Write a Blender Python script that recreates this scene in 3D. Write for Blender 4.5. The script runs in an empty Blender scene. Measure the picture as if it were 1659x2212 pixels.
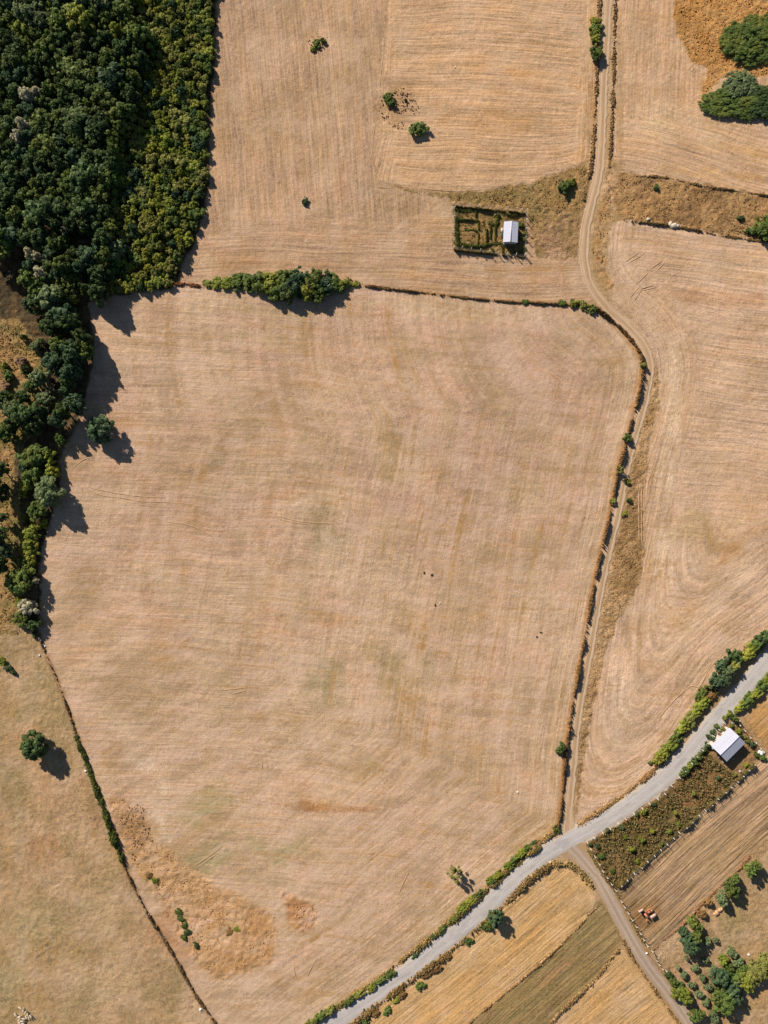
import bpy, math, random
import numpy as np
from mathutils import Vector, Matrix

random.seed(7)
RNG = np.random.default_rng(11)
sc = bpy.context.scene
col = sc.collection

# ------------------------------------------------------------------ camera, sky, sun, exposure
S = 0.15            # metres on the ground per unit of the 1659 x 2212 survey grid
CAM_H = 230.0       # height of the drone
UC, VC = 829.5, 1106.0
cam_d = bpy.data.cameras.new('camera')
cam = bpy.data.objects.new('camera', cam_d)
col.objects.link(cam)
cam.location = (0, 0, CAM_H)
cam.rotation_euler = (0, 0, 0)
cam_d.sensor_fit = 'VERTICAL'
cam_d.sensor_height = 36.0
cam_d.sensor_width = 27.0
cam_d.lens = 36.0 / (2 * (VC * S) / CAM_H)
cam_d.clip_start = 1.0
cam_d.clip_end = 20000
sc.camera = cam

SUN_EL = math.radians(28)
SH = Vector((0.62, -0.785)).normalized()      # direction in which shadows fall
world = bpy.data.worlds.new('World')
sc.world = world
world.use_nodes = True
wn = world.node_tree
sky = wn.nodes.new('ShaderNodeTexSky')
sky.sky_type = 'NISHITA'
sky.sun_disc = False
sky.sun_elevation = SUN_EL
sky.sun_rotation = math.atan2(-SH.x, -SH.y)
sky.altitude = 200
sky.air_density = 0.8
sky.dust_density = 0.5
sky.ozone_density = 1.5
bg = wn.nodes['Background']
bg.inputs['Strength'].default_value = 0.05
wn.links.new(sky.outputs[0], bg.inputs['Color'])

sun_d = bpy.data.lights.new('sun', 'SUN')
sun_d.energy = 5.0
sun_d.angle = math.radians(0.5)
sun_d.color = (1.0, 0.89, 0.75)
sun = bpy.data.objects.new('sun', sun_d)
col.objects.link(sun)
sun.location = (-60, 80, 120)
dvec = Vector((SH.x * math.cos(SUN_EL), SH.y * math.cos(SUN_EL), -math.sin(SUN_EL)))
sun.rotation_euler = dvec.to_track_quat('-Z', 'Y').to_euler()

sc.view_settings.view_transform = 'Standard'
sc.view_settings.look = 'None'
sc.view_settings.gamma = 1.0
sc.view_settings.use_curve_mapping = False
sc.view_settings.exposure = 0.74

KEXP = (1.35, 1.30, 1.22)   # display value of a sunlit level surface divided by its albedo


def C(r, g, b):
    """sunlit look (0-255) of a level surface -> albedo"""
    o = []
    for c, kx in zip((r, g, b), KEXP):
        c /= 255.0
        l = c / 12.92 if c <= 0.04045 else ((c + 0.055) / 1.055) ** 2.4
        o.append(l / kx)
    return np.array(o, dtype=np.float32)


# ------------------------------------------------------------------ helpers
def P(u, v, h=0.0):
    """survey grid -> ground plane; h = height of the surveyed point above ground"""
    k = S * (1 - h / CAM_H)
    return (u - UC) * k, (VC - v) * k


_lat = np.random.default_rng(3).random((512, 512)).astype(np.float32)


def vnoise(x, y, seed=0):
    x = np.asarray(x, dtype=np.float64) + seed * 37.31
    y = np.asarray(y, dtype=np.float64) + seed * 91.7
    xi = np.floor(x).astype(np.int64)
    yi = np.floor(y).astype(np.int64)
    fx = (x - xi)
    fy = (y - yi)
    fx = fx * fx * fx * (fx * (fx * 6 - 15) + 10)
    fy = fy * fy * fy * (fy * (fy * 6 - 15) + 10)
    a = _lat[yi & 511, xi & 511]
    b = _lat[yi & 511, (xi + 1) & 511]
    c = _lat[(yi + 1) & 511, xi & 511]
    d = _lat[(yi + 1) & 511, (xi + 1) & 511]
    return (a * (1 - fx) + b * fx) * (1 - fy) + (c * (1 - fx) + d * fx) * fy


def fbm(x, y, oct=3, seed=0):
    s = 0.0
    a = 0.5
    tot = 0.0
    for i in range(oct):
        s = s + a * vnoise(x * 2 ** i, y * 2 ** i, seed + i * 5)
        tot += a
        a *= 0.55
    return s / tot


def smooth(e0, e1, x):
    t = np.clip((x - e0) / (e1 - e0), 0, 1)
    return t * t * (3 - 2 * t)


def hz(x, y):
    """height of the land, metres"""
    x = np.asarray(x, dtype=np.float64)
    y = np.asarray(y, dtype=np.float64)
    return 1.5 * (fbm(x / 55.0 + 20, y / 55.0 + 20, 2, 2) - 0.5) + 0.25 * (vnoise(x / 14.0, y / 14.0, 8) - 0.5)


def hz1(x, y):
    return float(hz(np.array([x]), np.array([y]))[0])


def dist_polyline(U, V, pts):
    d = np.full(U.shape, 1e9, dtype=np.float32)
    for (ax, ay), (bx, by) in zip(pts[:-1], pts[1:]):
        ex, ey = bx - ax, by - ay
        L = ex * ex + ey * ey + 1e-9
        t = np.clip(((U - ax) * ex + (V - ay) * ey) / L, 0, 1)
        dx = U - ax - t * ex
        dy = V - ay - t * ey
        np.minimum(d, dx * dx + dy * dy, out=d)
    return np.sqrt(d)


def inside(U, V, poly):
    r = np.zeros(U.shape, dtype=bool)
    n = len(poly)
    for i in range(n):
        x1, y1 = poly[i]
        x2, y2 = poly[(i + 1) % n]
        if y1 == y2:
            continue
        c = ((y1 > V) != (y2 > V)) & (U < (x2 - x1) * (V - y1) / (y2 - y1) + x1)
        r ^= c
    return r


def sdist(U, V, poly, margin=60):
    """signed distance to a polygon (negative inside), cropped to its neighbourhood"""
    xs = [p[0] for p in poly]
    ys = [p[1] for p in poly]
    out = np.full(U.shape, 1e4, dtype=np.float32)
    m = (U > min(xs) - margin) & (U < max(xs) + margin) & (V > min(ys) - margin) & (V < max(ys) + margin)
    u, v = U[m], V[m]
    d = dist_polyline(u, v, list(poly) + [poly[0]])
    ins = inside(u, v, poly)
    out[m] = np.where(ins, -d, d)
    return out


def resample(pts, step):
    """Catmull-Rom through the points, then evenly spaced"""
    p = [np.array(q, dtype=float) for q in pts]
    if len(p) > 2:
        e = [2 * p[0] - p[1]] + p + [2 * p[-1] - p[-2]]
        dense = []
        for i in range(1, len(e) - 2):
            for t in np.linspace(0, 1, 12, endpoint=False):
                a, b, c, d = e[i - 1], e[i], e[i + 1], e[i + 2]
                dense.append(0.5 * ((2 * b) + (c - a) * t + (2 * a - 5 * b + 4 * c - d) * t * t + (3 * b - a - 3 * c + d) * t ** 3))
        dense.append(p[-1])
    else:
        dense = p
    dense = np.array(dense)
    seg = np.linalg.norm(np.diff(dense, axis=0), axis=1)
    cum = np.concatenate([[0], np.cumsum(seg)])
    n = max(2, int(cum[-1] / step) + 1)
    q = np.linspace(0, cum[-1], n)
    return np.stack([np.interp(q, cum, dense[:, 0]), np.interp(q, cum, dense[:, 1])], axis=1), q


def mesh_np(name, v, f, mat=None, cols=None, vecs=None, smooth_shade=False):
    """v (N,3), f (M,k) index array or list of arrays with different k"""
    fl = f if isinstance(f, list) else [f]
    me = bpy.data.meshes.new(name)
    me.vertices.add(len(v))
    me.vertices.foreach_set('co', np.asarray(v, dtype=np.float32).ravel())
    loops = np.concatenate([a.ravel() for a in fl]).astype(np.int32)
    tot = np.concatenate([np.full(len(a), a.shape[1], dtype=np.int32) for a in fl])
    start = np.concatenate([[0], np.cumsum(tot)[:-1]]).astype(np.int32)
    me.loops.add(len(loops))
    me.loops.foreach_set('vertex_index', loops)
    me.polygons.add(len(tot))
    me.polygons.foreach_set('loop_start', start)
    me.polygons.foreach_set('loop_total', tot)
    if smooth_shade:
        me.polygons.foreach_set('use_smooth', np.ones(len(tot), dtype=bool))
    if cols is not None:
        a = me.attributes.new('col', 'FLOAT_COLOR', 'POINT')
        c4 = np.ones((len(v), 4), dtype=np.float32)
        c4[:, :3] = cols
        a.data.foreach_set('color', c4.ravel())
    for k, arr in (vecs or {}).items():
        a = me.attributes.new(k, 'FLOAT_VECTOR', 'POINT')
        a.data.foreach_set('vector', np.asarray(arr, dtype=np.float32).ravel())
    me.update(calc_edges=True)
    if mat:
        me.materials.append(mat)
    return me


def obj(name, me, parent=None, loc=(0, 0, 0), rz=0.0, scale=(1, 1, 1)):
    o = bpy.data.objects.new(name, me)
    col.objects.link(o)
    o.location = loc
    o.rotation_euler = (0, 0, rz)
    o.scale = scale
    if parent:
        o.parent = parent
    return o


def tag(o, label=None, cat=None, group=None, kind=None):
    if label:
        o['label'] = label
    if cat:
        o['category'] = cat
    if group:
        o['group'] = group
    if kind:
        o['kind'] = kind
    return o


ORD = ['first', 'second', 'third', 'fourth', 'fifth', 'sixth', 'seventh', 'eighth', 'ninth', 'tenth', 'eleventh', 'twelfth',
       'thirteenth', 'fourteenth', 'fifteenth', 'sixteenth', 'seventeenth', 'eighteenth', 'nineteenth', 'twentieth',
       'twenty-first', 'twenty-second', 'twenty-third', 'twenty-fourth', 'twenty-fifth', 'twenty-sixth']


class NT:
    """small node-tree helper"""
    def __init__(self, name):
        self.m = bpy.data.materials.new(name)
        self.m.use_nodes = True
        self.t = self.m.node_tree
        self.b = self.t.nodes['Principled BSDF']
        self.b.inputs['Specular IOR Level'].default_value = 0.2

    def n(self, typ, **kw):
        nd = self.t.nodes.new(typ)
        for k, v in kw.items():
            setattr(nd, k, v)
        return nd

    def link(self, a, b):
        self.t.links.new(a, b)

    def val(self, sock, x):
        if hasattr(x, 'is_output') or isinstance(x, bpy.types.NodeSocket):
            self.link(x, sock)
        else:
            sock.default_value = x

    def math(self, op, a, b=0.0, clamp=False):
        nd = self.n('ShaderNodeMath', operation=op, use_clamp=clamp)
        self.val(nd.inputs[0], a)
        self.val(nd.inputs[1], b)
        return nd.outputs[0]

    def attr(self, name):
        return self.n('ShaderNodeAttribute', attribute_name=name)

    def noise(self, vec, scale, detail=2.0, rough=0.55):
        nd = self.n('ShaderNodeTexNoise')
        nd.inputs['Scale'].default_value = scale
        nd.inputs['Detail'].default_value = detail
        nd.inputs['Roughness'].default_value = rough
        if vec is not None:
            self.link(vec, nd.inputs['Vector'])
        return nd.outputs['Fac']

    def rng(self, x, a, b, c, d, clamp=True):
        nd = self.n('ShaderNodeMapRange', clamp=clamp)
        self.val(nd.inputs[0], x)
        for i, q in enumerate((a, b, c, d)):
            self.val(nd.inputs[i + 1], q)
        return nd.outputs[0]

    def mix(self, fac, a, b, mode='MIX'):
        nd = self.n('ShaderNodeMix', data_type='RGBA', blend_type=mode)
        self.val(nd.inputs[0], fac)
        for s, x in ((nd.inputs[6], a), (nd.inputs[7], b)):
            if isinstance(x, bpy.types.NodeSocket):
                self.link(x, s)
            else:
                s.default_value = (*[float(q) for q in x], 1.0)
        return nd.outputs[2]

    def mulval(self, colr, k):
        """colour times scalar"""
        nd = self.n('ShaderNodeVectorMath', operation='SCALE')
        self.val(nd.inputs[0], colr)
        self.val(nd.inputs[3], k)
        return nd.outputs[0]

    def vscale(self, vec, sx, sy, sz):
        nd = self.n('ShaderNodeVectorMath', operation='MULTIPLY')
        self.link(vec, nd.inputs[0])
        nd.inputs[1].default_value = (sx, sy, sz)
        return nd.outputs[0]

    def bump(self, height, strength=1.0, dist=1.0):
        nd = self.n('ShaderNodeBump')
        nd.inputs['Strength'].default_value = strength
        nd.inputs['Distance'].default_value = dist
        self.link(height, nd.inputs['Height'])
        self.link(nd.outputs[0], self.b.inputs['Normal'])

    def done(self, colour, rough=0.9):
        self.link(colour, self.b.inputs['Base Color'])
        self.b.inputs['Roughness'].default_value = rough
        return self.m


def ground_mat(name, streak=1.0, grain=1.0, tint=(196, 140, 78), tint_amt=0.35, lump=0.0, dashes=1.0, specks=0.6, pink=1.0, weave=0.0):
    """dry land: colour comes with the mesh, mowing lines follow the flow coordinates"""
    m = NT(name)
    base = m.attr('col').outputs['Color']
    A = m.attr('flow_a').outputs['Vector']
    B = m.attr('flow_b').outputs['Vector']
    pos = m.n('ShaderNodeNewGeometry').outputs['Position']
    sa = m.n('ShaderNodeSeparateXYZ')
    m.link(A, sa.inputs[0])
    w = sa.outputs[2]
    av = m.vscale(A, 1.0, 0.045, 0.0)
    bv = m.vscale(B, 1.0, 0.045, 0.0)
    wide_a = m.noise(av, 0.42, 2.5, 0.6)
    wide_b = m.noise(bv, 0.30, 2.5, 0.6)
    fine_a = m.noise(m.vscale(A, 1.0, 0.05, 0.0), 1.35, 2.0, 0.65)
    fine_b = m.noise(m.vscale(B, 1.0, 0.05, 0.0), 1.2, 2.0, 0.65)

    def lerp(a, b, t):
        return m.math('ADD', m.math('MULTIPLY', a, m.math('SUBTRACT', 1.0, t)), m.math('MULTIPLY', b, t))
    wide = lerp(wide_a, wide_b, w)
    fine = lerp(fine_a, fine_b, w)
    grain_n = m.noise(pos, 2.3, 3.0, 0.8)
    grain_s = m.noise(pos, 0.9, 2.0, 0.6)
    patch = m.noise(pos, 0.075, 4.0, 0.65)
    dash_a = m.noise(m.vscale(A, 1.0, 0.16, 0.0), 0.62, 3.0, 0.65)
    dash_b = m.noise(m.vscale(B, 1.0, 0.16, 0.0), 0.45, 3.0, 0.65)
    dash = lerp(dash_a, dash_b, w)
    k = m.math('ADD', 1.0, m.math('MULTIPLY', m.math('SUBTRACT', wide, 0.5), 0.80 * streak))
    k = m.math('ADD', k, m.math('MULTIPLY', m.math('SUBTRACT', fine, 0.5), 1.25 * streak))
    k = m.math('ADD', k, m.math('MULTIPLY', m.math('SUBTRACT', grain_n, 0.5), 1.6 * grain))
    k = m.math('ADD', k, m.math('MULTIPLY', m.math('SUBTRACT', grain_s, 0.5), 0.40 * grain))
    k = m.math('ADD', k, m.math('MULTIPLY', m.math('SUBTRACT', patch, 0.5), 0.55))
    k = m.math('MAXIMUM', k, 0.3)
    c = m.mulval(base, k)
    tf = m.math('MULTIPLY', m.rng(wide, 0.50, 0.68, 0.0, 1.0), m.rng(patch, 0.38, 0.62, 0.15, 1.0))
    tf = m.math('MULTIPLY', tf, tint_amt)
    c = m.mix(tf, c, C(*tint))
    p2 = m.noise(pos, 0.045, 3.0, 0.6)
    df = m.math('MULTIPLY', m.rng(dash, 0.50, 0.64, 0.0, 1.0), m.rng(p2, 0.40, 0.58, 0.1, 1.0))
    c = m.mix(m.math('MULTIPLY', df, 0.42 * dashes), c, C(166, 134, 94))
    line_a = m.rng(m.noise(m.vscale(A, 1.0, 0.035, 0.0), 0.55, 2.0, 0.6), 0.53, 0.62, 0.0, 1.0)
    line_b = m.math('MULTIPLY', m.rng(m.noise(m.vscale(B, 1.0, 0.03, 0.0), 0.40, 2.0, 0.6), 0.53, 0.62, 0.0, 1.0), m.math('MAXIMUM', m.math('MULTIPLY', w, 1.6, clamp=True), 0.6 * weave))
    lf = m.math('MULTIPLY', m.math('MAXIMUM', m.math('MULTIPLY', line_a, 0.75), line_b), m.rng(m.noise(pos, 0.06, 3.0, 0.6), 0.42, 0.60, 0.1, 1.0))
    lf = m.math('MULTIPLY', lf, m.rng(m.noise(pos, 0.8, 2.0, 0.6), 0.35, 0.6, 0.3, 1.0))
    c = m.mix(m.math('MULTIPLY', lf, 0.78 * dashes), c, C(178, 136, 82))
    if weave:
        # patchy regrowth: grey-green mottles, ochre flecks and pale bands along both mowing directions
        cell = m.math('MULTIPLY', m.noise(m.vscale(A, 1.0, 0.22, 0.0), 0.24, 3.0, 0.6), m.noise(m.vscale(B, 1.0, 0.10, 0.0), 0.22, 3.0, 0.6))
        c = m.mix(m.rng(cell, 0.26, 0.36, 0.0, 0.5 * weave), c, C(164, 136, 104))
        c = m.mix(m.rng(cell, 0.235, 0.16, 0.0, 0.4 * weave), c, C(218, 184, 158))
        fl = m.math('MULTIPLY', m.rng(m.noise(m.vscale(A, 1.0, 0.3, 0.0), 0.9, 3.0, 0.6), 0.56, 0.68, 0.0, 1.0), m.rng(m.noise(pos, 0.07, 3.0, 0.6), 0.44, 0.6, 0.0, 1.0))
        c = m.mix(m.math('MULTIPLY', fl, 0.5 * weave), c, C(196, 144, 84))
    gf = m.math('MULTIPLY', m.rng(m.noise(pos, 0.05, 3.0, 0.65), 0.50, 0.64, 0.0, 1.0), m.rng(fine, 0.4, 0.6, 0.2, 1.0))
    c = m.mix(m.math('MULTIPLY', gf, 0.26), c, C(160, 138, 100))
    pf = m.rng(m.noise(pos, 0.09, 4.0, 0.65), 0.47, 0.62, 0.0, 0.6 * pink)
    c = m.mix(pf, c, m.mulval(m.mix(0.45, c, C(216, 185, 155)), 1.05))
    sp = m.rng(m.noise(pos, 1.25, 2.0, 0.5), 0.67, 0.74, 0.0, 0.55 * specks)
    c = m.mix(sp, c, C(120, 98, 56))
    h = m.math('MULTIPLY', wide, 0.30 * streak)
    h = m.math('ADD', h, m.math('MULTIPLY', fine, 0.22 * streak))
    h = m.math('ADD', h, m.math('MULTIPLY', grain_n, (0.15 + lump) * grain))
    h = m.math('ADD', h, m.math('MULTIPLY', grain_s, (0.10 + lump * 2) * grain))
    m.bump(h, 0.75, 1.0)
    return m.done(c, 0.95)


def vcol_mat(name, var=0.35, scale=2.0, rough=0.9, bump=0.0, trans=0.0):
    m = NT(name)
    base = m.attr('col').outputs['Color']
    pos = m.n('ShaderNodeNewGeometry').outputs['Position']
    n = m.noise(pos, scale, 3.0, 0.65)
    k = m.math('ADD', 1.0 - var * 0.5 * 1.0, m.math('MULTIPLY', n, var))
    c = m.mulval(base, k)
    if bump:
        m.bump(n, bump, 0.3)
    return m.done(c, rough)


def foliage_mat(name, dark, light, warm=(120, 100, 40), warm_amt=0.10, jitter=0.35):
    m = NT(name)
    var = m.attr('var').outputs['Fac']
    oi = m.n('ShaderNodeObjectInfo').outputs['Random']
    pos = m.n('ShaderNodeNewGeometry').outputs['Position']
    n = m.noise(pos, 0.5, 2.0, 0.6)
    f = m.math('ADD', m.math('MULTIPLY', var, 0.75), m.math('MULTIPLY', m.math('SUBTRACT', n, 0.5), 0.9), clamp=True)
    c = m.mix(f, C(*dark), C(*light))
    n2 = m.noise(pos, 0.17, 2.0, 0.5)
    c = m.mix(m.math('MULTIPLY', m.rng(n2, 0.48, 0.66, 0.0, 1.0), warm_amt * 3), c, C(*warm))
    k = m.math('ADD', 1.0 - jitter / 2, m.math('MULTIPLY', oi, jitter))
    c = m.mulval(c, m.math('MULTIPLY', k, 1.58))
    m.b.inputs['Specular IOR Level'].default_value = 0.15
    m.done(c, 0.6)
    tr = m.n('ShaderNodeBsdfTranslucent')
    m.link(m.mulval(c, 1.25), tr.inputs['Color'])
    mx = m.n('ShaderNodeMixShader')
    mx.inputs[0].default_value = 0.38
    m.link(m.b.outputs[0], mx.inputs[1])
    m.link(tr.outputs[0], mx.inputs[2])
    m.link(mx.outputs[0], m.t.nodes['Material Output'].inputs['Surface'])
    return m.m


def plain_mat(name, rgb, rough=0.7, var=0.2, scale=3.0, metallic=0.0, bump=0.0):
    m = NT(name)
    tc = m.n('ShaderNodeTexCoord').outputs['Object']
    n = m.noise(tc, scale, 4.0, 0.6)
    c = m.mulval(m.mix(0.0, C(*rgb), C(*rgb)), m.math('ADD', 1 - var / 2, m.math('MULTIPLY', n, var)))
    m.b.inputs['Metallic'].default_value = metallic
    if bump:
        m.bump(n, bump, 0.05)
    return m.done(c, rough)


# ------------------------------------------------------------------ plan of the land (survey grid)
ROAD = [(1790, 1290), (1725, 1350), (1659, 1425), (1597, 1500), (1538, 1567), (1490, 1625), (1440, 1678), (1380, 1725), (1330, 1758),
        (1265, 1795), (1215, 1822), (1165, 1854), (1095, 1918), (1035, 1975), (960, 2035), (890, 2092), (810, 2150), (722, 2212), (620, 2290), (540, 2362)]
LANE = [(1232, 1812), (1252, 1842), (1282, 1880), (1310, 1930), (1345, 1995), (1375, 2048), (1400, 2088), (1440, 2140), (1490, 2212), (1530, 2275), (1580, 2362)]
TRACK = [(1318, -150), (1313, 0), (1305, 150), (1301, 250), (1297, 340), (1288, 400), (1272, 460), (1263, 515), (1263, 570), (1277, 620), (1312, 665),
         (1355, 703), (1390, 745), (1404, 790), (1396, 850), (1380, 910), (1363, 970), (1349, 1030), (1336, 1100), (1312, 1200), (1294, 1290),
         (1276, 1390), (1259, 1480), (1246, 1560), (1238, 1640), (1231, 1720), (1224, 1800)]
EAST_EDGE = [(1285, 664), (1330, 698), (1372, 745), (1389, 785), (1381, 850), (1365, 910), (1350, 965), (1335, 1020), (1322, 1095), (1297, 1200),
             (1279, 1290), (1261, 1390), (1244, 1480), (1231, 1560), (1220, 1640), (1214, 1720), (1203, 1793)]
ROAD_NW = [(1203, 1793), (1150, 1832), (1080, 1893), (1000, 1965), (915, 2035), (840, 2095), (760, 2152), (690, 2200), (600, 2265), (520, 2330), (480, 2400)]
NORTH_EDGE = [(425, 618), (500, 622), (560, 622), (640, 610), (730, 606), (790, 618), (900, 631), (1000, 643), (1100, 652), (1200, 657), (1285, 664)]
SW_EDGE = [(85, 1372), (95, 1405), (130, 1485), (160, 1570), (185, 1640), (210, 1712), (238, 1785), (268, 1868), (312, 1960), (370, 2055), (420, 2145), (468, 2215), (560, 2362)]
WEST_EDGE = [(380, 622), (230, 640), (190, 655), (205, 740), (200, 800), (170, 900), (130, 985), (130, 1050), (112, 1120), (90, 1200), (88, 1300), (85, 1372)]
MAIN = EAST_EDGE + ROAD_NW[1:] + [(480, 2500)] + SW_EDGE[::-1] + WEST_EDGE[::-1] + NORTH_EDGE
WOOD = [(-300, -300), (472, -300), (468, 0), (462, 120), (457, 240), (453, 330), (450, 400), (440, 470), (420, 522), (392, 572), (378, 622), (230, 640),
        (190, 655), (205, 740), (200, 800), (175, 900), (135, 985), (130, 1050), (112, 1120), (90, 1200), (88, 1300), (80, 1372), (40, 1350), (-300, 1350)]
GLADE = [(-300, 680), (40, 690), (75, 735), (110, 830), (110, 900), (60, 950), (32, 1000), (45, 1100), (55, 1180), (40, 1250), (40, 1372), (-300, 1372)]
GARDEN = [(980, 444), (1137, 458), (1135, 555), (979, 540)]
LINE_NN = [(838, -300), (836, 0), (822, 120), (812, 230), (806, 320), (810, 390), (835, 402)]           # between the two northern fields
NFIELD = [(838, -300), (836, 0), (822, 120), (812, 230), (806, 320), (810, 390), (840, 400), (920, 412), (1000, 416), (1080, 408), (1150, 392),
          (1210, 370), (1262, 345), (1282, 330), (1290, 200), (1296, 0), (1300, -300)]
NWFIELD = [(472, -300), (838, -300), (836, 0), (806, 320), (810, 390), (920, 412), (1080, 410), (1262, 345), (1262, 600), (1285, 664)] + NORTH_EDGE[::-1][1:] + [(380, 622)] + WOOD[1:11][::-1]
ROUGH_G = [(830, 398), (920, 418), (1040, 414), (1150, 394), (1210, 371), (1262, 350), (1278, 372), (1262, 450), (1250, 520), (1245, 560), (1160, 560), (1140, 456), (975, 440), (972, 425), (880, 414)]
NEFIELD = [(1320, -300), (1900, -300), (1900, 450), (1659, 422), (1520, 400), (1420, 382), (1340, 374), (1318, 330), (1326, 200)]
NE_ORANGE = [(1470, -300), (1900, -300), (1900, 150), (1660, 170), (1560, 165), (1530, 200), (1508, 220), (1530, 150), (1490, 125), (1460, 70), (1455, 0)]
NE_ROUGH = [(1335, 372), (1420, 382), (1520, 400), (1659, 424), (1900, 460), (1900, 560), (1659, 520), (1560, 507), (1480, 491), (1400, 480), (1340, 472), (1325, 430)]
ROAD_SE_FIELD = [(1900, 1180), (1725, 1330), (1659, 1378), (1600, 1420), (1560, 1460), (1520, 1520), (1470, 1600), (1420, 1655), (1360, 1705), (1300, 1740), (1250, 1775), (1240, 1790)]
MEDIAN = [(1418, 775), (1425, 830), (1418, 900), (1400, 960), (1395, 1010), (1388, 1080), (1392, 1160), (1388, 1230), (1368, 1290), (1335, 1340), (1310, 1400),
          (1290, 1480), (1275, 1560), (1258, 1660), (1250, 1740), (1240, 1780), (1244, 1640), (1252, 1560), (1265, 1480), (1283, 1390), (1302, 1290), (1322, 1200),
          (1345, 1100), (1358, 1030), (1373, 970), (1392, 900), (1408, 840)]
MEDIAN2 = [(1325, 330), (1330, 420), (1318, 480), (1308, 530), (1310, 580), (1330, 625), (1322, 630), (1290, 590), (1280, 540), (1284, 490), (1300, 430), (1312, 350)]
EFIELD = [(1335, 472), (1480, 491), (1659, 520), (1900, 560), (1900, 1180)] + ROAD_SE_FIELD[1:] + MEDIAN[:16][::-1] + [(1400, 740), (1325, 660), (1310, 580), (1318, 500)]
WEEDY = [(1266, 1817), (1349, 1766), (1449, 1694), (1465, 1678), (1500, 1630), (1560, 1570), (1592, 1552), (1655, 1628), (1626, 1649), (1535, 1736), (1453, 1808), (1367, 1882), (1327, 1918), (1300, 1878)]
YARD = [(1530, 1610), (1560, 1570), (1592, 1552), (1655, 1628), (1600, 1677), (1540, 1640)]
ORCH_EDGE = [(1409, 2052), (1434, 2028), (1468, 2002), (1494, 1975), (1518, 1952), (1544, 1926), (1568, 1902), (1594, 1880), (1620, 1850), (1659, 1815), (1760, 1715), (1900, 1580)]
PLOUGH = [(1327, 1918), (1367, 1882), (1453, 1808), (1535, 1736), (1626, 1649), (1660, 1620), (1760, 1530), (1900, 1400)] + ORCH_EDGE[::-1]
ORCHARD = ORCH_EDGE + [(1900, 2500), (1640, 2500), (1505, 2205), (1455, 2135), (1415, 2075)]
EPLOT = [(1600, 1530), (1659, 1470), (1760, 1350), (1900, 1230), (1900, 1400), (1660, 1620), (1600, 1545)]
S_LINE1 = [(1290, 1955), (1240, 2010), (1180, 2070), (1110, 2130), (1030, 2195), (930, 2280), (830, 2362)]
S_LINE2 = [(1335, 2050), (1310, 2080), (1290, 2110), (1260, 2140), (1215, 2180), (1185, 2215), (1110, 2290), (1040, 2362)]
SPLOT_A = [(1200, 1862), (1235, 1880), (1268, 1905), (1282, 1930), (1290, 1955)] + S_LINE1[1:] + [(600, 2362), (740, 2232), (800, 2185), (880, 2125), (960, 2068), (1040, 2000), (1100, 1945), (1150, 1890)]
SPLOT_B = [(1290, 1945), (1315, 1975), (1345, 2030), (1335, 2050)] + S_LINE2[1:] + S_LINE1[::-1][:-1]
SPLOT_C = [(1340, 2045), (1375, 2085), (1420, 2145), (1475, 2225), (1510, 2285), (1560, 2362)] + S_LINE2[::-1]
PASTURE = [(-300, 1350), (40, 1350), (80, 1372)] + SW_EDGE[1:] + [(560, 2600), (-300, 2600)]
ROUGH_SW = [(232, 1725), (262, 1722), (300, 1760), (335, 1810), (400, 1860), (470, 1910), (540, 1945), (590, 1975), (600, 2030), (590, 2075), (530, 2100), (470, 2115), (430, 2085), (385, 2020), (330, 1940), (285, 1860), (255, 1790)]
ROUGH_SW2 = [(605, 1925), (640, 1935), (680, 1955), (688, 1980), (672, 2005), (645, 2010), (628, 1995), (620, 1965)]

# ------------------------------------------------------------------ land mesh: one grid, cut into the fields
GS = 0.42 / S
ug = np.arange(-150, 1812, GS)
vg = np.arange(-150, 2364, GS)
U, V = np.meshgrid(ug, vg)
U = U.astype(np.float32)
V = V.astype(np.float32)
X = (U - UC) * S
Y = (VC - V) * S
WU = U + (fbm(X / 2.2, Y / 2.2, 3, 1) - 0.5) * 13
WV = V + (fbm(X / 2.2, Y / 2.2, 3, 21) - 0.5) * 13

SD = {}
for nm, poly in dict(main=MAIN, wood=WOOD, glade=GLADE, garden=GARDEN, nfield=NFIELD, nw=NWFIELD, roughg=ROUGH_G, ne=NEFIELD, neo=NE_ORANGE, ner=NE_ROUGH,
                     med=MEDIAN, med2=MEDIAN2, east=EFIELD, weedy=WEEDY, yard=YARD, plough=PLOUGH, orch=ORCHARD, eplot=EPLOT, sa=SPLOT_A, sb=SPLOT_B, scc=SPLOT_C,
                     past=PASTURE, rsw=ROUGH_SW, rsw2=ROUGH_SW2).items():
    SD[nm] = sdist(WU, WV, poly)
d_road = dist_polyline(U, V, resample(ROAD, 25)[0]) * S
d_lane = dist_polyline(U, V, resample(LANE, 25)[0]) * S
d_track = dist_polyline(U, V, resample(TRACK, 25)[0]) * S
d_east = dist_polyline(U, V, EAST_EDGE) * S
d_rnw = dist_polyline(U, V, ROAD_NW) * S
d_rse = dist_polyline(U, V, ROAD_SE_FIELD) * S
d_north = dist_polyline(U, V, NORTH_EDGE) * S
d_sw = dist_polyline(U, V, SW_EDGE) * S

big = fbm(X / 26, Y / 26, 4, 3)
mid = fbm(X / 7, Y / 7, 3, 9)
sml = fbm(X / 1.6, Y / 1.6, 3, 15)

COL = np.empty(U.shape + (3,), dtype=np.float32)
COL[:] = C(176, 142, 98)


def lay(mask, rgb):
    m = np.clip(mask, 0, 1)[..., None]
    COL[:] = COL * (1 - m) + C(*rgb) * m


def msk(nm, soft=3.0):
    return smooth(soft, -soft, SD[nm])


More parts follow.
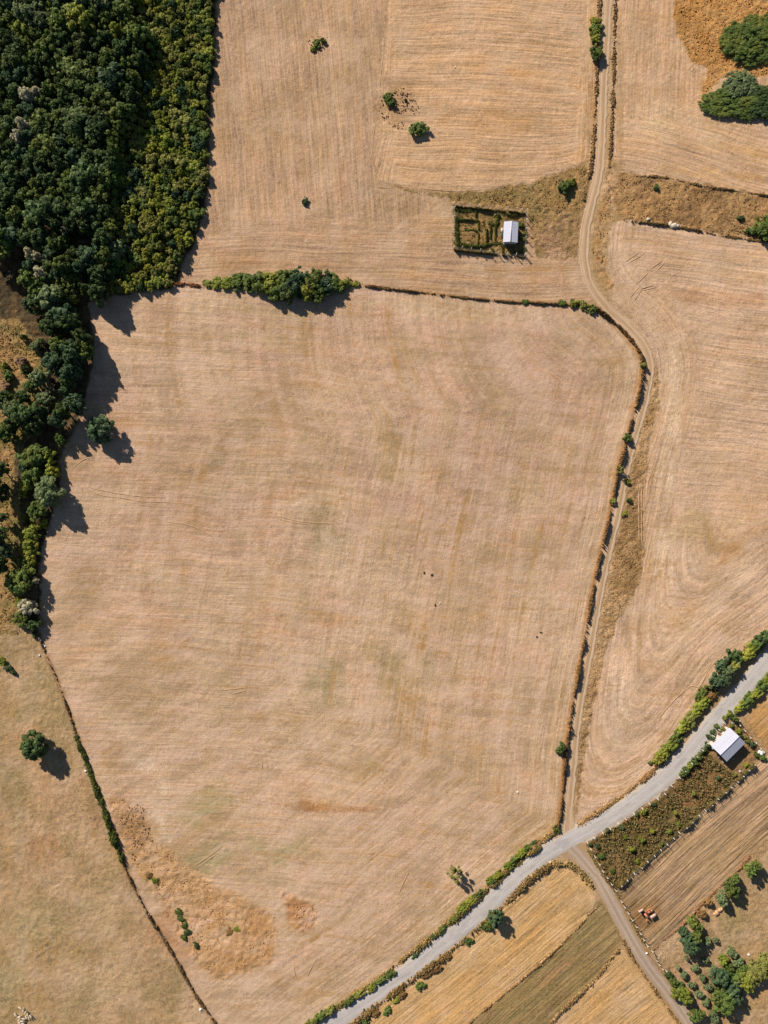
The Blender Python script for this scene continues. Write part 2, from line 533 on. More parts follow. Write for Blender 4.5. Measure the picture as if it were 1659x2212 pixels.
def blob(u, v, ru, rv, ang, rgb, k=1.0, rag=1.0):
    """a patch of different growth"""
    ca, sa_ = math.cos(math.radians(ang)), math.sin(math.radians(ang))
    R = 1.6 * max(ru, rv) + 10
    i0, i1 = np.searchsorted(vg, [v - R, v + R])
    j0, j1 = np.searchsorted(ug, [u - R, u + R])
    if i1 <= i0 or j1 <= j0:
        return
    du = U[i0:i1, j0:j1] - u
    dv = V[i0:i1, j0:j1] - v
    a = (du * ca + dv * sa_) / ru
    b = (-du * sa_ + dv * ca) / rv
    r = np.sqrt(a * a + b * b) + (mid[i0:i1, j0:j1] - 0.5) * rag * 2 + (sml[i0:i1, j0:j1] - 0.5) * rag
    m = (smooth(1.25, 0.2, r) * k * (0.55 + 0.9 * sml[i0:i1, j0:j1]))[..., None]
    COL[i0:i1, j0:j1] = COL[i0:i1, j0:j1] * (1 - m) + C(*rgb) * m


# --- base colours of the fields
lay(msk('past'), (182, 149, 109))
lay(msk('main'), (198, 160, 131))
lay(msk('nw'), (189, 153, 120))
lay(msk('nfield'), (207, 167, 127))
lay(msk('ne'), (205, 166, 129))
lay(msk('east'), (209, 173, 141))
lay(msk('sa'), (203, 162, 108))
lay(msk('sb', 2), (146, 122, 76))
lay(msk('scc', 2), (205, 163, 109))
lay(msk('eplot'), (196, 148, 90))
lay(msk('plough'), (178, 144, 109))
lay(msk('orch'), (168, 138, 95))
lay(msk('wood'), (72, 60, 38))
lay(msk('glade'), (150, 124, 74))
lay(msk('glade') * smooth(0.48, 0.60, mid) * 0.8, (120, 110, 56))
lay(msk('glade') * smooth(0.46, 0.34, mid) * 0.45, (178, 130, 82))
# --- broad growth differences inside the fields, plus a painted light gradient on the main one
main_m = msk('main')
lay(main_m * smooth(20, -90, Y + 60 * (big - 0.5)) * 0.8, (206, 170, 138))  # lower part painted brighter, standing in for uneven light; edge broken by noise
lay(main_m * smooth(0.50, 0.68, big) * 0.55, (178, 150, 110))
lay(main_m * smooth(0.48, 0.32, big) * 0.5, (210, 180, 145))
lay(main_m * smooth(10, 3, np.minimum(d_east, d_rnw)) * 0.5, (212, 180, 142))
lay(msk('past') * smooth(0.48, 0.62, mid) * 0.7, (158, 132, 90))
lay(msk('past') * smooth(0.52, 0.64, big) * 0.4, (152, 132, 86))
lay(msk('past') * smooth(0.5, 0.35, fbm(X / 12, Y / 12, 3, 31)) * 0.5, (192, 154, 116))
lay(msk('nw') * smooth(0.5, 0.66, big) * 0.5, (176, 143, 104))
lay(msk('east') * smooth(0.52, 0.66, mid) * 0.35, (190, 152, 108))
lay(msk('orch') * smooth(0.48, 0.6, mid) * 0.55, (186, 150, 108))
lay(msk('plough') * smooth(0.52, 0.64, mid) * 0.5, (166, 136, 92))
# --- main field patches seen from the air
for a in [(600, 670, 170, 22, 3, (176, 154, 108), .5), (520, 730, 160, 26, 3, (182, 156, 112), .45), (880, 760, 110, 30, 5, (178, 150, 106), .4),
          (450, 1000, 100, 80, 0, (164, 134, 100), .95), (470, 985, 35, 50, 0, (142, 120, 84), .7), (610, 860, 60, 40, 0, (174, 142, 106), .75), (940, 750, 60, 24, 0, (172, 142, 102), .5),
          (840, 965, 34, 60, 0, (164, 134, 90), .75), (855, 1030, 24, 45, 0, (170, 142, 96), .45), (700, 1150, 55, 60, 0, (158, 136, 98), .85),
          (1100, 1200, 90, 40, 0, (176, 150, 98), .45), (1070, 860, 46, 34, 0, (172, 140, 96), .45), (1130, 1040, 60, 40, 0, (180, 148, 98), .45),
          (880, 1450, 95, 75, 0, (162, 138, 96), .8), (700, 1480, 60, 50, 0, (160, 144, 104), .8), (900, 1330, 70, 40, 0, (186, 150, 96), .45), (560, 1280, 120, 40, 0, (178, 150, 108), .4),
          (470, 1480, 100, 60, 10, (178, 150, 106), .45), (620, 1560, 120, 50, 0, (180, 150, 106), .4), (760, 1650, 90, 50, 0, (180, 152, 104), .4), (330, 1540, 70, 60, 0, (176, 150, 106), .45),
          (420, 1740, 100, 46, -14, (164, 148, 104), .8), (440, 1850, 80, 34, -30, (158, 148, 102), .8), (500, 1840, 60, 28, -20, (168, 150, 108), .6), (620, 1830, 60, 30, 0, (164, 150, 104), .65), (560, 1900, 70, 22, 0, (168, 152, 106), .5),
          (350, 1690, 44, 30, 40, (218, 190, 158), .95), (290, 1640, 64, 26, 52, (218, 190, 158), .95), (345, 1770, 26, 56, -15, (218, 190, 158), .95), (250, 1560, 30, 60, -30, (208, 180, 144), .6),
          (560, 1030, 120, 60, 0, (206, 176, 140), .5), (760, 1210, 90, 70, 0, (216, 186, 152), .6), (760, 830, 120, 50, 0, (208, 178, 140), .4), (1000, 680, 150, 24, 5, (210, 182, 146), .5),
          (730, 1340, 130, 16, 3, (200, 152, 98), .5), (560, 1370, 90, 10, 0, (202, 156, 104), .5), (1090, 1330, 90, 24, 0, (200, 160, 108), .4), (1010, 1600, 46, 40, 0, (190, 146, 92), .4),
          (730, 1745, 85, 9, 2, (176, 120, 68), .95), (700, 1735, 50, 20, 5, (196, 150, 98), .6), (660, 1742, 20, 12, 0, (170, 118, 72), .8),
          (880, 1640, 60, 60, 0, (190, 156, 106), .45), (940, 1800, 100, 12, 3, (194, 152, 100), .5), (1010, 1812, 50, 8, 8, (190, 146, 92), .6), (840, 1850, 40, 20, 0, (192, 152, 104), .4),
          (850, 1890, 60, 16, -30, (188, 152, 106), .4), (1000, 1960, 40, 14, -30, (190, 152, 104), .4), (820, 2050, 70, 10, -30, (190, 152, 104), .4), (760, 1980, 60, 20, -20, (190, 156, 110), .35)]:
    blob(*a)
# pasture patches
for a in [(60, 1500, 40, 60, 0, (160, 132, 96), .5), (90, 1460, 20, 50, 0, (146, 128, 84), .6), (60, 1585, 40, 30, 0, (190, 140, 96), .6), (100, 1720, 60, 80, 0, (192, 150, 112), .5), (95, 1850, 40, 60, 0, (172, 126, 86), .6),
          (40, 1750, 20, 90, 0, (150, 134, 92), .6), (60, 2010, 60, 60, 0, (152, 140, 92), .55), (150, 2060, 60, 70, 0, (168, 144, 96), .5), (30, 2120, 40, 70, 0, (158, 146, 106), .5), (200, 2130, 80, 60, 0, (196, 168, 126), .5),
          (230, 1960, 60, 90, 20, (190, 164, 120), .5), (120, 1960, 60, 40, 0, (152, 134, 90), .5), (35, 1400, 40, 30, 0, (140, 122, 78), .6), (195, 1730, 12, 60, -18, (160, 120, 84), .6)]:
    blob(*a)
# north-west and north fields
for a in [(690, 90, 30, 40, 20, (206, 164, 124), .6), (662, 70, 14, 22, 30, (160, 130, 92), .6), (860, 225, 40, 46, -20, (160, 124, 88), .75), (880, 260, 40, 20, -20, (180, 142, 104), .5), (830, 410, 90, 16, 3, (150, 122, 88), .6),
          (880, 440, 100, 30, 3, (160, 132, 94), .55), (960, 470, 30, 60, 0, (200, 166, 128), .5), (560, 570, 180, 22, -3, (178, 140, 104), .5), (650, 575, 120, 9, 3, (172, 128, 92), .5), (900, 590, 160, 16, 4, (178, 140, 100), .45),
          (420, 575, 40, 26, 0, (204, 172, 138), .7), (400, 606, 26, 8, 0, (168, 118, 78), .7), (1190, 510, 46, 50, 0, (164, 124, 88), .65), (1180, 560, 60, 24, 0, (196, 160, 122), .5), (500, 500, 60, 40, 0, (176, 140, 108), .5),
          (1080, 260, 160, 30, 3, (200, 150, 92), .45), (1130, 170, 100, 20, 4, (206, 154, 98), .45), (1080, 330, 140, 30, -4, (196, 150, 100), .4), (1280, 300, 9, 220, 2, (180, 134, 84), .8), (1285, 90, 12, 200, 0, (176, 134, 84), .6),
          (650, 300, 10, 200, 0, (182, 134, 96), .4), (740, 420, 12, 90, 0, (180, 132, 98), .5), (790, 100, 14, 120, 2, (170, 138, 96), .5)]:
    blob(*a)
# north-east and east
for a in [(1390, 60, 40, 110, 0, (184, 146, 106), .6), (1380, 200, 60, 26, 0, (176, 140, 102), .6), (1420, 235, 70, 30, 6, (218, 186, 148), .6), (1500, 260, 90, 20, 10, (176, 148, 100), .35), (1340, 200, 9, 240, 0, (168, 136, 92), .7),
          (1560, 320, 120, 12, 8, (206, 156, 92), .5), (1600, 380, 110, 10, 7, (208, 158, 94), .5), (1500, 300, 140, 26, 10, (216, 182, 138), .45), (1450, 370, 100, 10, 8, (212, 170, 120), .5),
          (1480, 560, 120, 40, 8, (192, 156, 118), .55), (1500, 640, 110, 14, 8, (190, 138, 96), .5), (1600, 640, 90, 12, 8, (186, 134, 92), .55), (1580, 580, 100, 24, 8, (216, 184, 148), .45), (1450, 700, 120, 20, 6, (180, 144, 108), .35),
          (1460, 860, 28, 130, -2, (220, 188, 152), .75), (1480, 900, 14, 80, 0, (192, 152, 110), .5), (1440, 1050, 22, 120, 4, (216, 184, 148), .75), (1430, 1200, 22, 120, 4, (222, 190, 156), .75), (1520, 1000, 90, 16, 6, (176, 140, 96), .5), (1620, 1000, 80, 20, 4, (184, 146, 104), .45),
          (1490, 1130, 46, 40, 10, (178, 148, 100), .55), (1560, 1180, 60, 40, -20, (196, 160, 112), .4), (1575, 1195, 60, 13, -42, (190, 138, 84), .7), (1540, 1225, 40, 8, -42, (184, 130, 78), .6), (1650, 1140, 40, 16, -20, (186, 136, 88), .5),
          (1420, 1320, 110, 34, -58, (222, 190, 158), .6), (1330, 1560, 26, 130, 10, (220, 188, 156), .5), (1560, 1290, 120, 26, -40, (220, 188, 156), .5), (1500, 800, 30, 120, 0, (198, 160, 122), .4), (1480, 1380, 100, 40, -55, (200, 166, 128), .4), (1345, 640, 16, 90, -22, (184, 152, 118), .6), (1355, 590, 14, 60, 0, (216, 184, 150), .6), (1400, 690, 18, 70, -40, (216, 184, 150), .6)]:
    blob(*a)
# southern plots
for a in [(1180, 1960, 90, 14, -40, (208, 158, 94), .6), (1100, 2060, 140, 12, -40, (206, 156, 94), .6), (1230, 1900, 40, 20, 20, (214, 176, 124), .6), (960, 2150, 120, 12, -40, (206, 156, 94), .6), (1020, 2060, 120, 14, -40, (214, 176, 128), .5),
          (1260, 2040, 90, 30, -42, (140, 122, 76), .6), (1200, 2100, 60, 12, -42, (164, 122, 84), .6), (1120, 2180, 80, 16, -42, (132, 118, 72), .6), (1300, 2000, 34, 30, 0, (146, 126, 82), .6),
          (1310, 2140, 50, 30, -40, (210, 158, 92), .6), (1370, 2130, 40, 60, 20, (218, 182, 138), .5), (1290, 2200, 60, 12, -35, (150, 118, 74), .4), (1230, 2190, 30, 12, -40, (220, 180, 130), .5),
          (1372, 1930, 46, 40, 0, (140, 112, 74), .85), (1385, 1960, 40, 40, 0, (146, 116, 76), .8), (1400, 1990, 36, 34, 0, (150, 112, 68), .85), (1425, 2020, 26, 26, 0, (158, 130, 86), .7), (1445, 1985, 30, 30, 0, (176, 138, 98), .5), (1440, 2050, 60, 14, -38, (208, 176, 140), .6),
          (1590, 2090, 60, 30, 0, (186, 142, 102), .55), (1600, 1990, 60, 40, 0, (160, 140, 94), .6), (1480, 2140, 60, 70, 0, (182, 140, 104), .7), (1640, 2140, 40, 30, 0, (180, 132, 76), .6), (1560, 2200, 60, 20, 0, (178, 138, 88), .6)]:
    blob(*a)
# --- rough ground
lay(msk('neo') * (0.75 + 0.25 * mid), (198, 142, 74))
lay(msk('neo') * smooth(0.52, 0.68, mid) * 0.5, (168, 114, 54))
lay(msk('ner'), (164, 124, 78))
lay(msk('ner') * smooth(0.5, 0.6, mid) * 0.8, (138, 104, 66))
lay(msk('ner') * smooth(0.48, 0.36, mid) * 0.6, (188, 146, 96))
lay(msk('roughg'), (162, 128, 78))
lay(msk('roughg') * smooth(0.5, 0.62, mid) * 0.7, (132, 112, 62))
blob(1195, 520, 60, 48, 0, (172, 132, 98), .9)
blob(1180, 555, 60, 14, 0, (194, 158, 122), .7)
lay(msk('med'), (174, 136, 92))
lay(msk('med') * smooth(0.5, 0.6, mid) * 0.7, (144, 112, 70))
lay(msk('med') * smooth(0.47, 0.38, mid) * 0.6, (196, 160, 118))
lay(msk('med2') * 0.8, (184, 140, 88))
lay(msk('rsw', 9) * 0.75, (202, 154, 104))
lay(msk('rsw', 9) * smooth(0.50, 0.62, mid) * 0.7, (182, 132, 78))
lay(msk('rsw2', 6) * 0.85, (186, 130, 80))
blob(290, 1790, 44, 60, -25, (158, 118, 82), .85)
blob(315, 1905, 28, 34, 0, (164, 134, 78), .7)
blob(350, 2010, 36, 60, -32, (182, 132, 90), .8)
blob(500, 2005, 26, 18, 0, (160, 124, 66), .7)
lay(msk('weedy', 2), (118, 94, 52))
lay(msk('weedy', 2) * smooth(0.48, 0.58, mid) * 0.8, (96, 86, 42))
lay(msk('weedy', 2) * smooth(0.46, 0.36, mid) * 0.6, (150, 108, 68))
lay(msk('yard', 3) * 0.7, (164, 124, 84))
lay(msk('garden', 2), (144, 116, 68))
lay(msk('garden', 2) * smooth(0.48, 0.60, mid) * 0.75, (104, 96, 46))
# verges
lay(smooth(1.8, 0.6, d_east) * 0.9, (186, 134, 80))
lay(smooth(2.0, 0.6, d_rnw) * 0.8, (178, 140, 84))
lay(smooth(1.2, 0.3, d_north) * 0.8, (160, 118, 76))
lay(smooth(1.4, 0.4, d_sw) * 0.8, (150, 112, 74))
lay(smooth(3.4, 2.6, d_road) * 0.85, (205, 182, 152))
lay(smooth(4.6, 3.2, d_road) * smooth(2.5, 3.0, d_road) * 0.7 * smooth(0.4, 0.55, mid), (190, 136, 78))
lay(smooth(3.4, 2.4, d_lane) * 0.6, (160, 126, 84))
lay(smooth(2.4, 1.4, d_track) * 0.6, (204, 172, 134))

# --- heights: lumps where the land is rough
rough = np.clip(msk('neo') * 0.8 + msk('ner') + msk('roughg') + msk('med') + msk('med2') + msk('rsw') * .8 + msk('rsw2') + msk('weedy') + msk('garden') * .6 + msk('wood') + msk('orch') * .4 + msk('past') * 0.3, 0, 1)
onway = np.maximum(smooth(3.6, 2.8, d_road), np.maximum(smooth(3.4, 2.6, d_lane), smooth(2.6, 1.9, d_track)))
Z = hz(X, Y) + (1 - onway) * ((sml - 0.5) * (0.10 + 0.42 * rough) + (fbm(X / 0.9, Y / 0.9, 2, 44) - 0.5) * (0.10 + 0.25 * rough))
Z = (Z - onway * 0.06).astype(np.float32)

# --- flow of mowing and ploughing lines (metres across, metres along, weight of the second set)
FA = np.zeros(U.shape + (3,), dtype=np.float32)
FB = np.zeros(U.shape + (3,), dtype=np.float32)
wob = (fbm(X / 30, Y / 30, 2, 61) - 0.5) * 3.0


def flow(m, sa_, ta, sb, tb, w):
    FA[m, 0] = sa_[m]
    FA[m, 1] = ta[m]
    FA[m, 2] = np.clip(w, 0, 1)[m] if isinstance(w, np.ndarray) else w
    FB[m, 0] = sb[m]
    FB[m, 1] = tb[m]


every = np.ones(U.shape, dtype=bool)
flow(every, Y + wob, X, X + wob, Y, 0.5)
inm = lambda k: SD[k] < 0
dm = np.minimum(d_east, d_rnw)
flow(inm('main'), Y + 0.05 * X + 2.5 * np.sin(X / 40) + wob, X, dm + 0.3 * wob, (Y + X) * 0.8,
     np.clip(smooth(11, 5, dm) + 0.50 * smooth(-55, 5, X) + 0.14 + smooth(-118, -150, Y) * .5, 0, 1))
flow(inm('nw'), X + 0.09 * Y + 0.4 * wob, Y, Y - 0.08 * X + 6 * np.sin((X - 5) / 40) + wob, X, smooth(30, 12, d_north) * 0.85 + 0.85 * smooth(8, 28, X) * smooth(110, 95, Y))
flow(inm('nfield'), Y - 0.0042 * (X - 22) ** 2 * smooth(140, 95, Y) + 0.04 * X + wob, X, d_track, Y, smooth(10, 6, d_track) + 0.9 * smooth(8, 3, X + 2))
flow(inm('ne'), Y + 0.17 * X + 0.6 * wob + 3 * np.sin(X / 17), X, d_track, Y, smooth(7, 4, d_track) + smooth(118, 135, Y) * .8)
de = -np.log(np.exp(-d_rse / 9.0) + np.exp(-d_track / 9.0) + 1e-12) * 9.0
flow(inm('east'), Y + 0.13 * X + wob, X, de * 0.95 + 0.3 * wob, (X + Y), np.clip(smooth(25, -25, Y) + smooth(22, 10, d_track), 0, 1))
diag = (X * 0.63 + Y * 0.0 + Y * -0.78)
for k, ang in (('sa', 40), ('sb', 42), ('scc', 41), ('plough', 42), ('eplot', 45), ('orch', -58), ('weedy', 42)):
    a = math.radians(ang)
    al = X * math.cos(a) + Y * math.sin(a)
    ac = -X * math.sin(a) + Y * math.cos(a)
    flow(inm(k), ac + 0.25 * wob, al, d_lane, al, smooth(8, 4, d_lane) * 0.7 if k in ('sa', 'scc') else 0.0)
a = math.radians(-65)
flow(inm('past'), -X * math.sin(a) + Y * math.cos(a) + wob, X * math.cos(a) + Y * math.sin(a), X + wob * 2, Y, 0.5)

# --- which field owns which cell
names = ['ground', 'pasture', 'main_field', 'northwest_field', 'north_field', 'northeast_field', 'east_field', 'south_field', 'fallow_field', 'south_stubble_field', 'roadside_field',
         'ploughed_field', 'orchard_ground', 'woodland_floor', 'glade', 'weedy_plot', 'garden_plot', 'dry_scrubland', 'scrub_strip', 'rough_grassland', 'rough_verge']
owner = np.zeros(U.shape, dtype=np.int32)
for k, i in (('past', 1), ('main', 2), ('nw', 3), ('nfield', 4), ('ne', 5), ('east', 6), ('sa', 7), ('sb', 8), ('scc', 9), ('eplot', 10), ('plough', 11), ('orch', 12), ('wood', 13), ('glade', 14),
             ('neo', 17), ('ner', 18), ('roughg', 19), ('med', 20), ('weedy', 15), ('garden', 16)):
    owner[SD[k] < 0] = i
nr, nc = U.shape
VERT = np.stack([X, Y, Z], axis=-1).reshape(-1, 3)
idx = np.arange(nr * nc).reshape(nr, nc)
QUADS = np.stack([idx[1:, :-1], idx[1:, 1:], idx[:-1, 1:], idx[:-1, :-1]], axis=-1).reshape(-1, 4)
own = owner[:-1, :-1].ravel()
M_stubble = ground_mat('stubble', 0.9, 1.05)
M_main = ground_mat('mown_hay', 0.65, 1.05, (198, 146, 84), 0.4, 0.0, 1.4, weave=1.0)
M_gold = ground_mat('gold_stubble', 1.0, 1.05, (204, 146, 78), 0.5)
M_plain = ground_mat('dry_pasture', 0.45, 1.25, (176, 130, 86), 0.3, 0.03, 1.0, 1.6)
M_rough = ground_mat('rough_grass', 0.30, 1.6, (186, 130, 72), 0.3, 0.10, pink=0.15)
M_plough = ground_mat('ploughed', 1.7, 0.9, (170, 134, 96), 0.2, pink=0.5)
M_fallow = ground_mat('fallow', 1.3, 1.4, (166, 122, 86), 0.4, pink=0.15)
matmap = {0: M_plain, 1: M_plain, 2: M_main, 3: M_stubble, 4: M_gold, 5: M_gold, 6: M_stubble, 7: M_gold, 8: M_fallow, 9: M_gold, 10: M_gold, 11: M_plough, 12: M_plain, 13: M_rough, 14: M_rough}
FAf, FBf, COLf = FA.reshape(-1, 3), FB.reshape(-1, 3), COL.reshape(-1, 3)
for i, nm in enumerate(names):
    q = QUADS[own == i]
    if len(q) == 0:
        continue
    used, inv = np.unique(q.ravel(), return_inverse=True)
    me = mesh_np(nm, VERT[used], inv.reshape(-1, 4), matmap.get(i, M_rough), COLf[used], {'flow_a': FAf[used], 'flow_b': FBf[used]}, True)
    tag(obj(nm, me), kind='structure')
# land beyond the survey, out to the horizon
R0 = 9000.0
x0, x1, y0, y1 = float(X.min()) + 1, float(X.max()) - 1, float(Y.min()) + 1, float(Y.max()) - 1
vv = [(x0, y0, -1.2), (x1, y0, -1.2), (x1, y1, -1.2), (x0, y1, -1.2), (-R0, -R0, -1.2), (R0, -R0, -1.2), (R0, R0, -1.2), (-R0, R0, -1.2)]
ff = np.array([[4, 5, 1, 0], [5, 6, 2, 1], [6, 7, 3, 2], [7, 4, 0, 3]])
me = mesh_np('far_ground', np.array(vv), ff, M_plain, np.tile(C(186, 152, 112), (8, 1)), {'flow_a': np.array(vv), 'flow_b': np.array(vv)})
tag(obj('far_ground', me), kind='structure')


# ------------------------------------------------------------------ roads
def ribbon(name, pts, half, lift, mat, ncross=9, ragged=0.0, profile=None, step=0.6, seed=0, half_fn=None):
    line, q = resample(pts, step / S)
    xy = np.stack([(line[:, 0] - UC) * S, (VC - line[:, 1]) * S], axis=1)
    q = q * S
    tan = np.gradient(xy, axis=0)
    tan /= np.linalg.norm(tan, axis=1)[:, None] + 1e-9
    nor = np.stack([-tan[:, 1], tan[:, 0]], axis=1)
    n = len(xy)
    off = np.linspace(-1, 1, ncross)
    v = np.zeros((n, ncross, 3))
    uv = np.zeros((n, ncross, 3))
    h = np.full(n, half) if half_fn is None else np.array([half_fn(t) for t in np.linspace(0, 1, n)])
    el = ragged * (fbm(q / 1.7, q * 0 + seed, 3, seed) - 0.5) * 2
    er = ragged * (fbm(q / 1.7, q * 0 + seed + 9, 3, seed + 3) - 0.5) * 2
    for j, o in enumerate(off):
        hw = h + (el if o < 0 else er) * abs(o)
        p = xy + nor * (o * hw)[:, None]
        v[:, j, :2] = p
        v[:, j, 2] = hz(p[:, 0], p[:, 1]) + lift + (profile(o, q) if profile else 0.0) - (0.05 if abs(o) == 1 else 0)
        uv[:, j, 0] = o * h
        uv[:, j, 1] = q
    ii = np.arange(n * ncross).reshape(n, ncross)
    f = np.stack([ii[:-1, :-1], ii[:-1, 1:], ii[1:, 1:], ii[1:, :-1]], axis=-1).reshape(-1, 4)[:, ::-1]
    me = mesh_np(name, v.reshape(-1, 3), f, mat, None, {'way': uv.reshape(-1, 3)}, True)
    return tag(obj(name, me), kind='structure')


def way_mat(name, base, dark, light, kind):
    m = NT(name)
    w = m.attr('way').outputs['Vector']
    pos = m.n('ShaderNodeNewGeometry').outputs['Position']
    sep = m.n('ShaderNodeSeparateXYZ')
    m.link(w, sep.inputs[0])
    ac = m.math('ABSOLUTE', sep.outputs[0])
    n1 = m.noise(m.vscale(w, 1.0, 0.08, 0.0), 1.6, 3.0, 0.6)
    n2 = m.noise(pos, 0.35, 4.0, 0.65)
    n3 = m.noise(pos, 3.0, 3.0, 0.7)
    c = m.mix(m.rng(n1, 0.46, 0.66, 0.0, 0.7), C(*base), C(*dark))
    c = m.mix(m.rng(n2, 0.5, 0.68, 0.0, 0.7), c, C(*light))
    if kind == 'road':
        wear = m.rng(m.math('ABSOLUTE', m.math('SUBTRACT', ac, 1.15)), 0.1, 0.6, 0.5, 0.0)
        c = m.mix(wear, c, C(*light))
        patchy = m.rng(m.noise(m.vscale(w, 0.7, 0.22, 0.0), 0.6, 2.0, 0.4), 0.60, 0.64, 0.0, 0.45)
        c = m.mix(patchy, c, C(170, 162, 156))
        edge = m.math('MULTIPLY', m.rng(ac, 1.9, 2.6, 0.0, 1.0), m.rng(n2, 0.38, 0.6, 0.3, 1.0))
        c = m.mix(m.math('MULTIPLY', edge, 0.85), c, C(206, 184, 156))
    if kind == 'lane':
        rut = m.rng(m.math('ABSOLUTE', m.math('SUBTRACT', ac, 0.85)), 0.1, 0.5, 0.7, 0.0)
        c = m.mix(rut, c, C(*light))
        c = m.mix(m.math('MULTIPLY', m.rng(ac, 0.1, 0.5, 0.6, 0.0), m.rng(n2, 0.4, 0.55, 0.2, 1.0)), c, C(*dark))
        c = m.mix(m.math('MULTIPLY', m.rng(ac, 1.4, 2.1, 0.0, 0.9), m.rng(n2, 0.38, 0.58, 0.3, 1.0)), c, C(176, 142, 100))
    if kind == 'track':
        rut = m.math('ABSOLUTE', m.math('SUBTRACT', ac, 0.8))
        c = m.mix(m.rng(rut, 0.05, 0.38, 0.75, 0.0), c, C(*light))
        mid_g = m.math('MULTIPLY', m.rng(ac, 0.15, 0.42, 1.0, 0.0), m.rng(n2, 0.42, 0.55, 0.25, 1.0))
        c = m.mix(m.math('MULTIPLY', mid_g, 0.75), c, C(182, 146, 100))
        line = m.rng(m.math('ABSOLUTE', m.math('SUBTRACT', ac, 0.5)), 0.0, 0.10, 0.7, 0.0)
        c = m.mix(m.math('MULTIPLY', line, m.rng(n1, 0.4, 0.55, 0.2, 1.0)), c, C(150, 112, 74))
    k = m.math('ADD', 0.78, m.math('MULTIPLY', n3, 0.44))
    c = m.mulval(c, k)
    m.bump(m.math('ADD', m.math('MULTIPLY', n3, 0.06), m.math('MULTIPLY', n1, 0.10 if kind != 'road' else 0.02)), 0.7, 1.0)
    return m.done(c, 0.92)


M_asph = way_mat('weathered_asphalt', (194, 185, 177), (176, 167, 158), (208, 200, 191), 'road')
M_grav = way_mat('gravel_shoulder', (206, 190, 168), (184, 160, 130), (220, 208, 192), 'gravel')
M_lane = way_mat('lane_dirt', (178, 154, 131), (160, 135, 108), (190, 170, 152), 'lane')
M_track = way_mat('track_dirt', (198, 166, 131), (180, 146, 110), (212, 182, 150), 'track')
rutp = lambda o, q: -0.05 * math.exp(-((abs(o) - 0.52) / 0.16) ** 2) + 0.03 * math.exp(-(o / 0.25) ** 2) - 0.02
ribbon('dirt_track', TRACK, 1.55, 0.075, M_track, 17, 0.5, rutp, 0.6, 3)
ribbon('dirt_lane', LANE, 2.2, 0.065, M_lane, 9, 0.55, lambda o, q: -0.03 * abs(o), 0.6, 5, lambda t: 3.1 - 1.0 * min(1, t * 5))
ribbon('gravel_shoulder', ROAD, 3.25, 0.05, M_grav, 9, 1.1, None, 0.6, 7)
ribbon('road', ROAD, 2.75, 0.105, M_asph, 13, 0.55, lambda o, q: 0.04 * (1 - o * o), 0.6, 9)
# spread of gravel where the track and the lane meet the road
for nm, pts, hw, lift, mt in (('track_mouth', [(1229, 1740), (1227, 1770), (1224, 1800), (1222, 1815)], lambda t: 1.5 + 2.8 * t * t, 0.088, M_track),
                              ('lane_mouth', [(1222, 1822), (1240, 1838), (1262, 1862), (1285, 1890)], lambda t: 4.2 - 1.9 * t, 0.082, M_lane)):
    ribbon(nm, pts, 2.0, lift, mt, 9, 0.4, None, 0.5, 13, hw)

# ------------------------------------------------------------------ wheel ruts pressed into the fields
M_rut = vcol_mat('rut_soil', 0.5, 1.2)
RUTS = [
    [(190, 1052), (236, 1063), (300, 1072), (370, 1076)], [(187, 1060), (228, 1072), (260, 1075), (305, 1083), (374, 1086), (418, 1090)],
    [(586, 1112), (618, 1120), (650, 1127), (690, 1130), (740, 1132)], [(592, 1118), (630, 1128), (668, 1133)], [(360, 1128), (397, 1132), (426, 1141), (460, 1160)],
    [(565, 1646), (565, 1669)], [(577, 1649), (577, 1664)], [(564, 1679), (564, 1690)], [(478, 1492), (530, 1486)], [(500, 1500), (533, 1492)],
    [(636, 2080), (637, 2098), (641, 2114)], [(664, 2108), (672, 2090), (684, 2070)], [(859, 1937), (868, 1915), (880, 1890), (887, 1878)], [(160, 1010), (182, 993), (205, 988)],
    [(1351, 565), (1384, 543)], [(1358, 568), (1392, 548)], [(1405, 581), (1432, 562)], [(1421, 583), (1437, 566)], [(1376, 613), (1400, 589)], [(1361, 643), (1384, 616)], [(1369, 651), (1387, 624)],
    [(1384, 624), (1414, 615)], [(1386, 628), (1419, 620)], [(1395, 631), (1416, 624)], [(1484, 154), (1497, 139)], [(1489, 159), (1503, 144)], [(1494, 162), (1507, 148)],
    [(1409, 1571), (1455, 1571 - 56), (1492, 1515 - 32), (1511, 1483), (1533, 1445), (1555, 1420), (1584, 1395), (1612, 1376)],
    [(1382, 1045), (1381, 1074), (1381, 1124), (1382, 1187)], [(1388, 1030), (1387, 1074), (1387, 1124), (1388, 1187)], [(1394, 1020), (1393, 1060), (1393, 1124), (1393, 1180)], [(1403, 990), (1396, 1020), (1393, 1040)], [(1412, 1012), (1401, 1040), (1399, 1070)],
    [(812, 262), (806, 300), (802, 350)], [(826, 132), (820, 190)], 
    [(880, 404), (940, 411), (1000, 414), (1050, 409)], [(815, 405), (845, 408)], [(300, 1090), (330, 1094)],
 [(420, 1870), (450, 1850), (480, 1828)], [(424, 1876), (470, 1842)],
]
RUTS = [r for r in RUTS if len(r) < 3 or True]
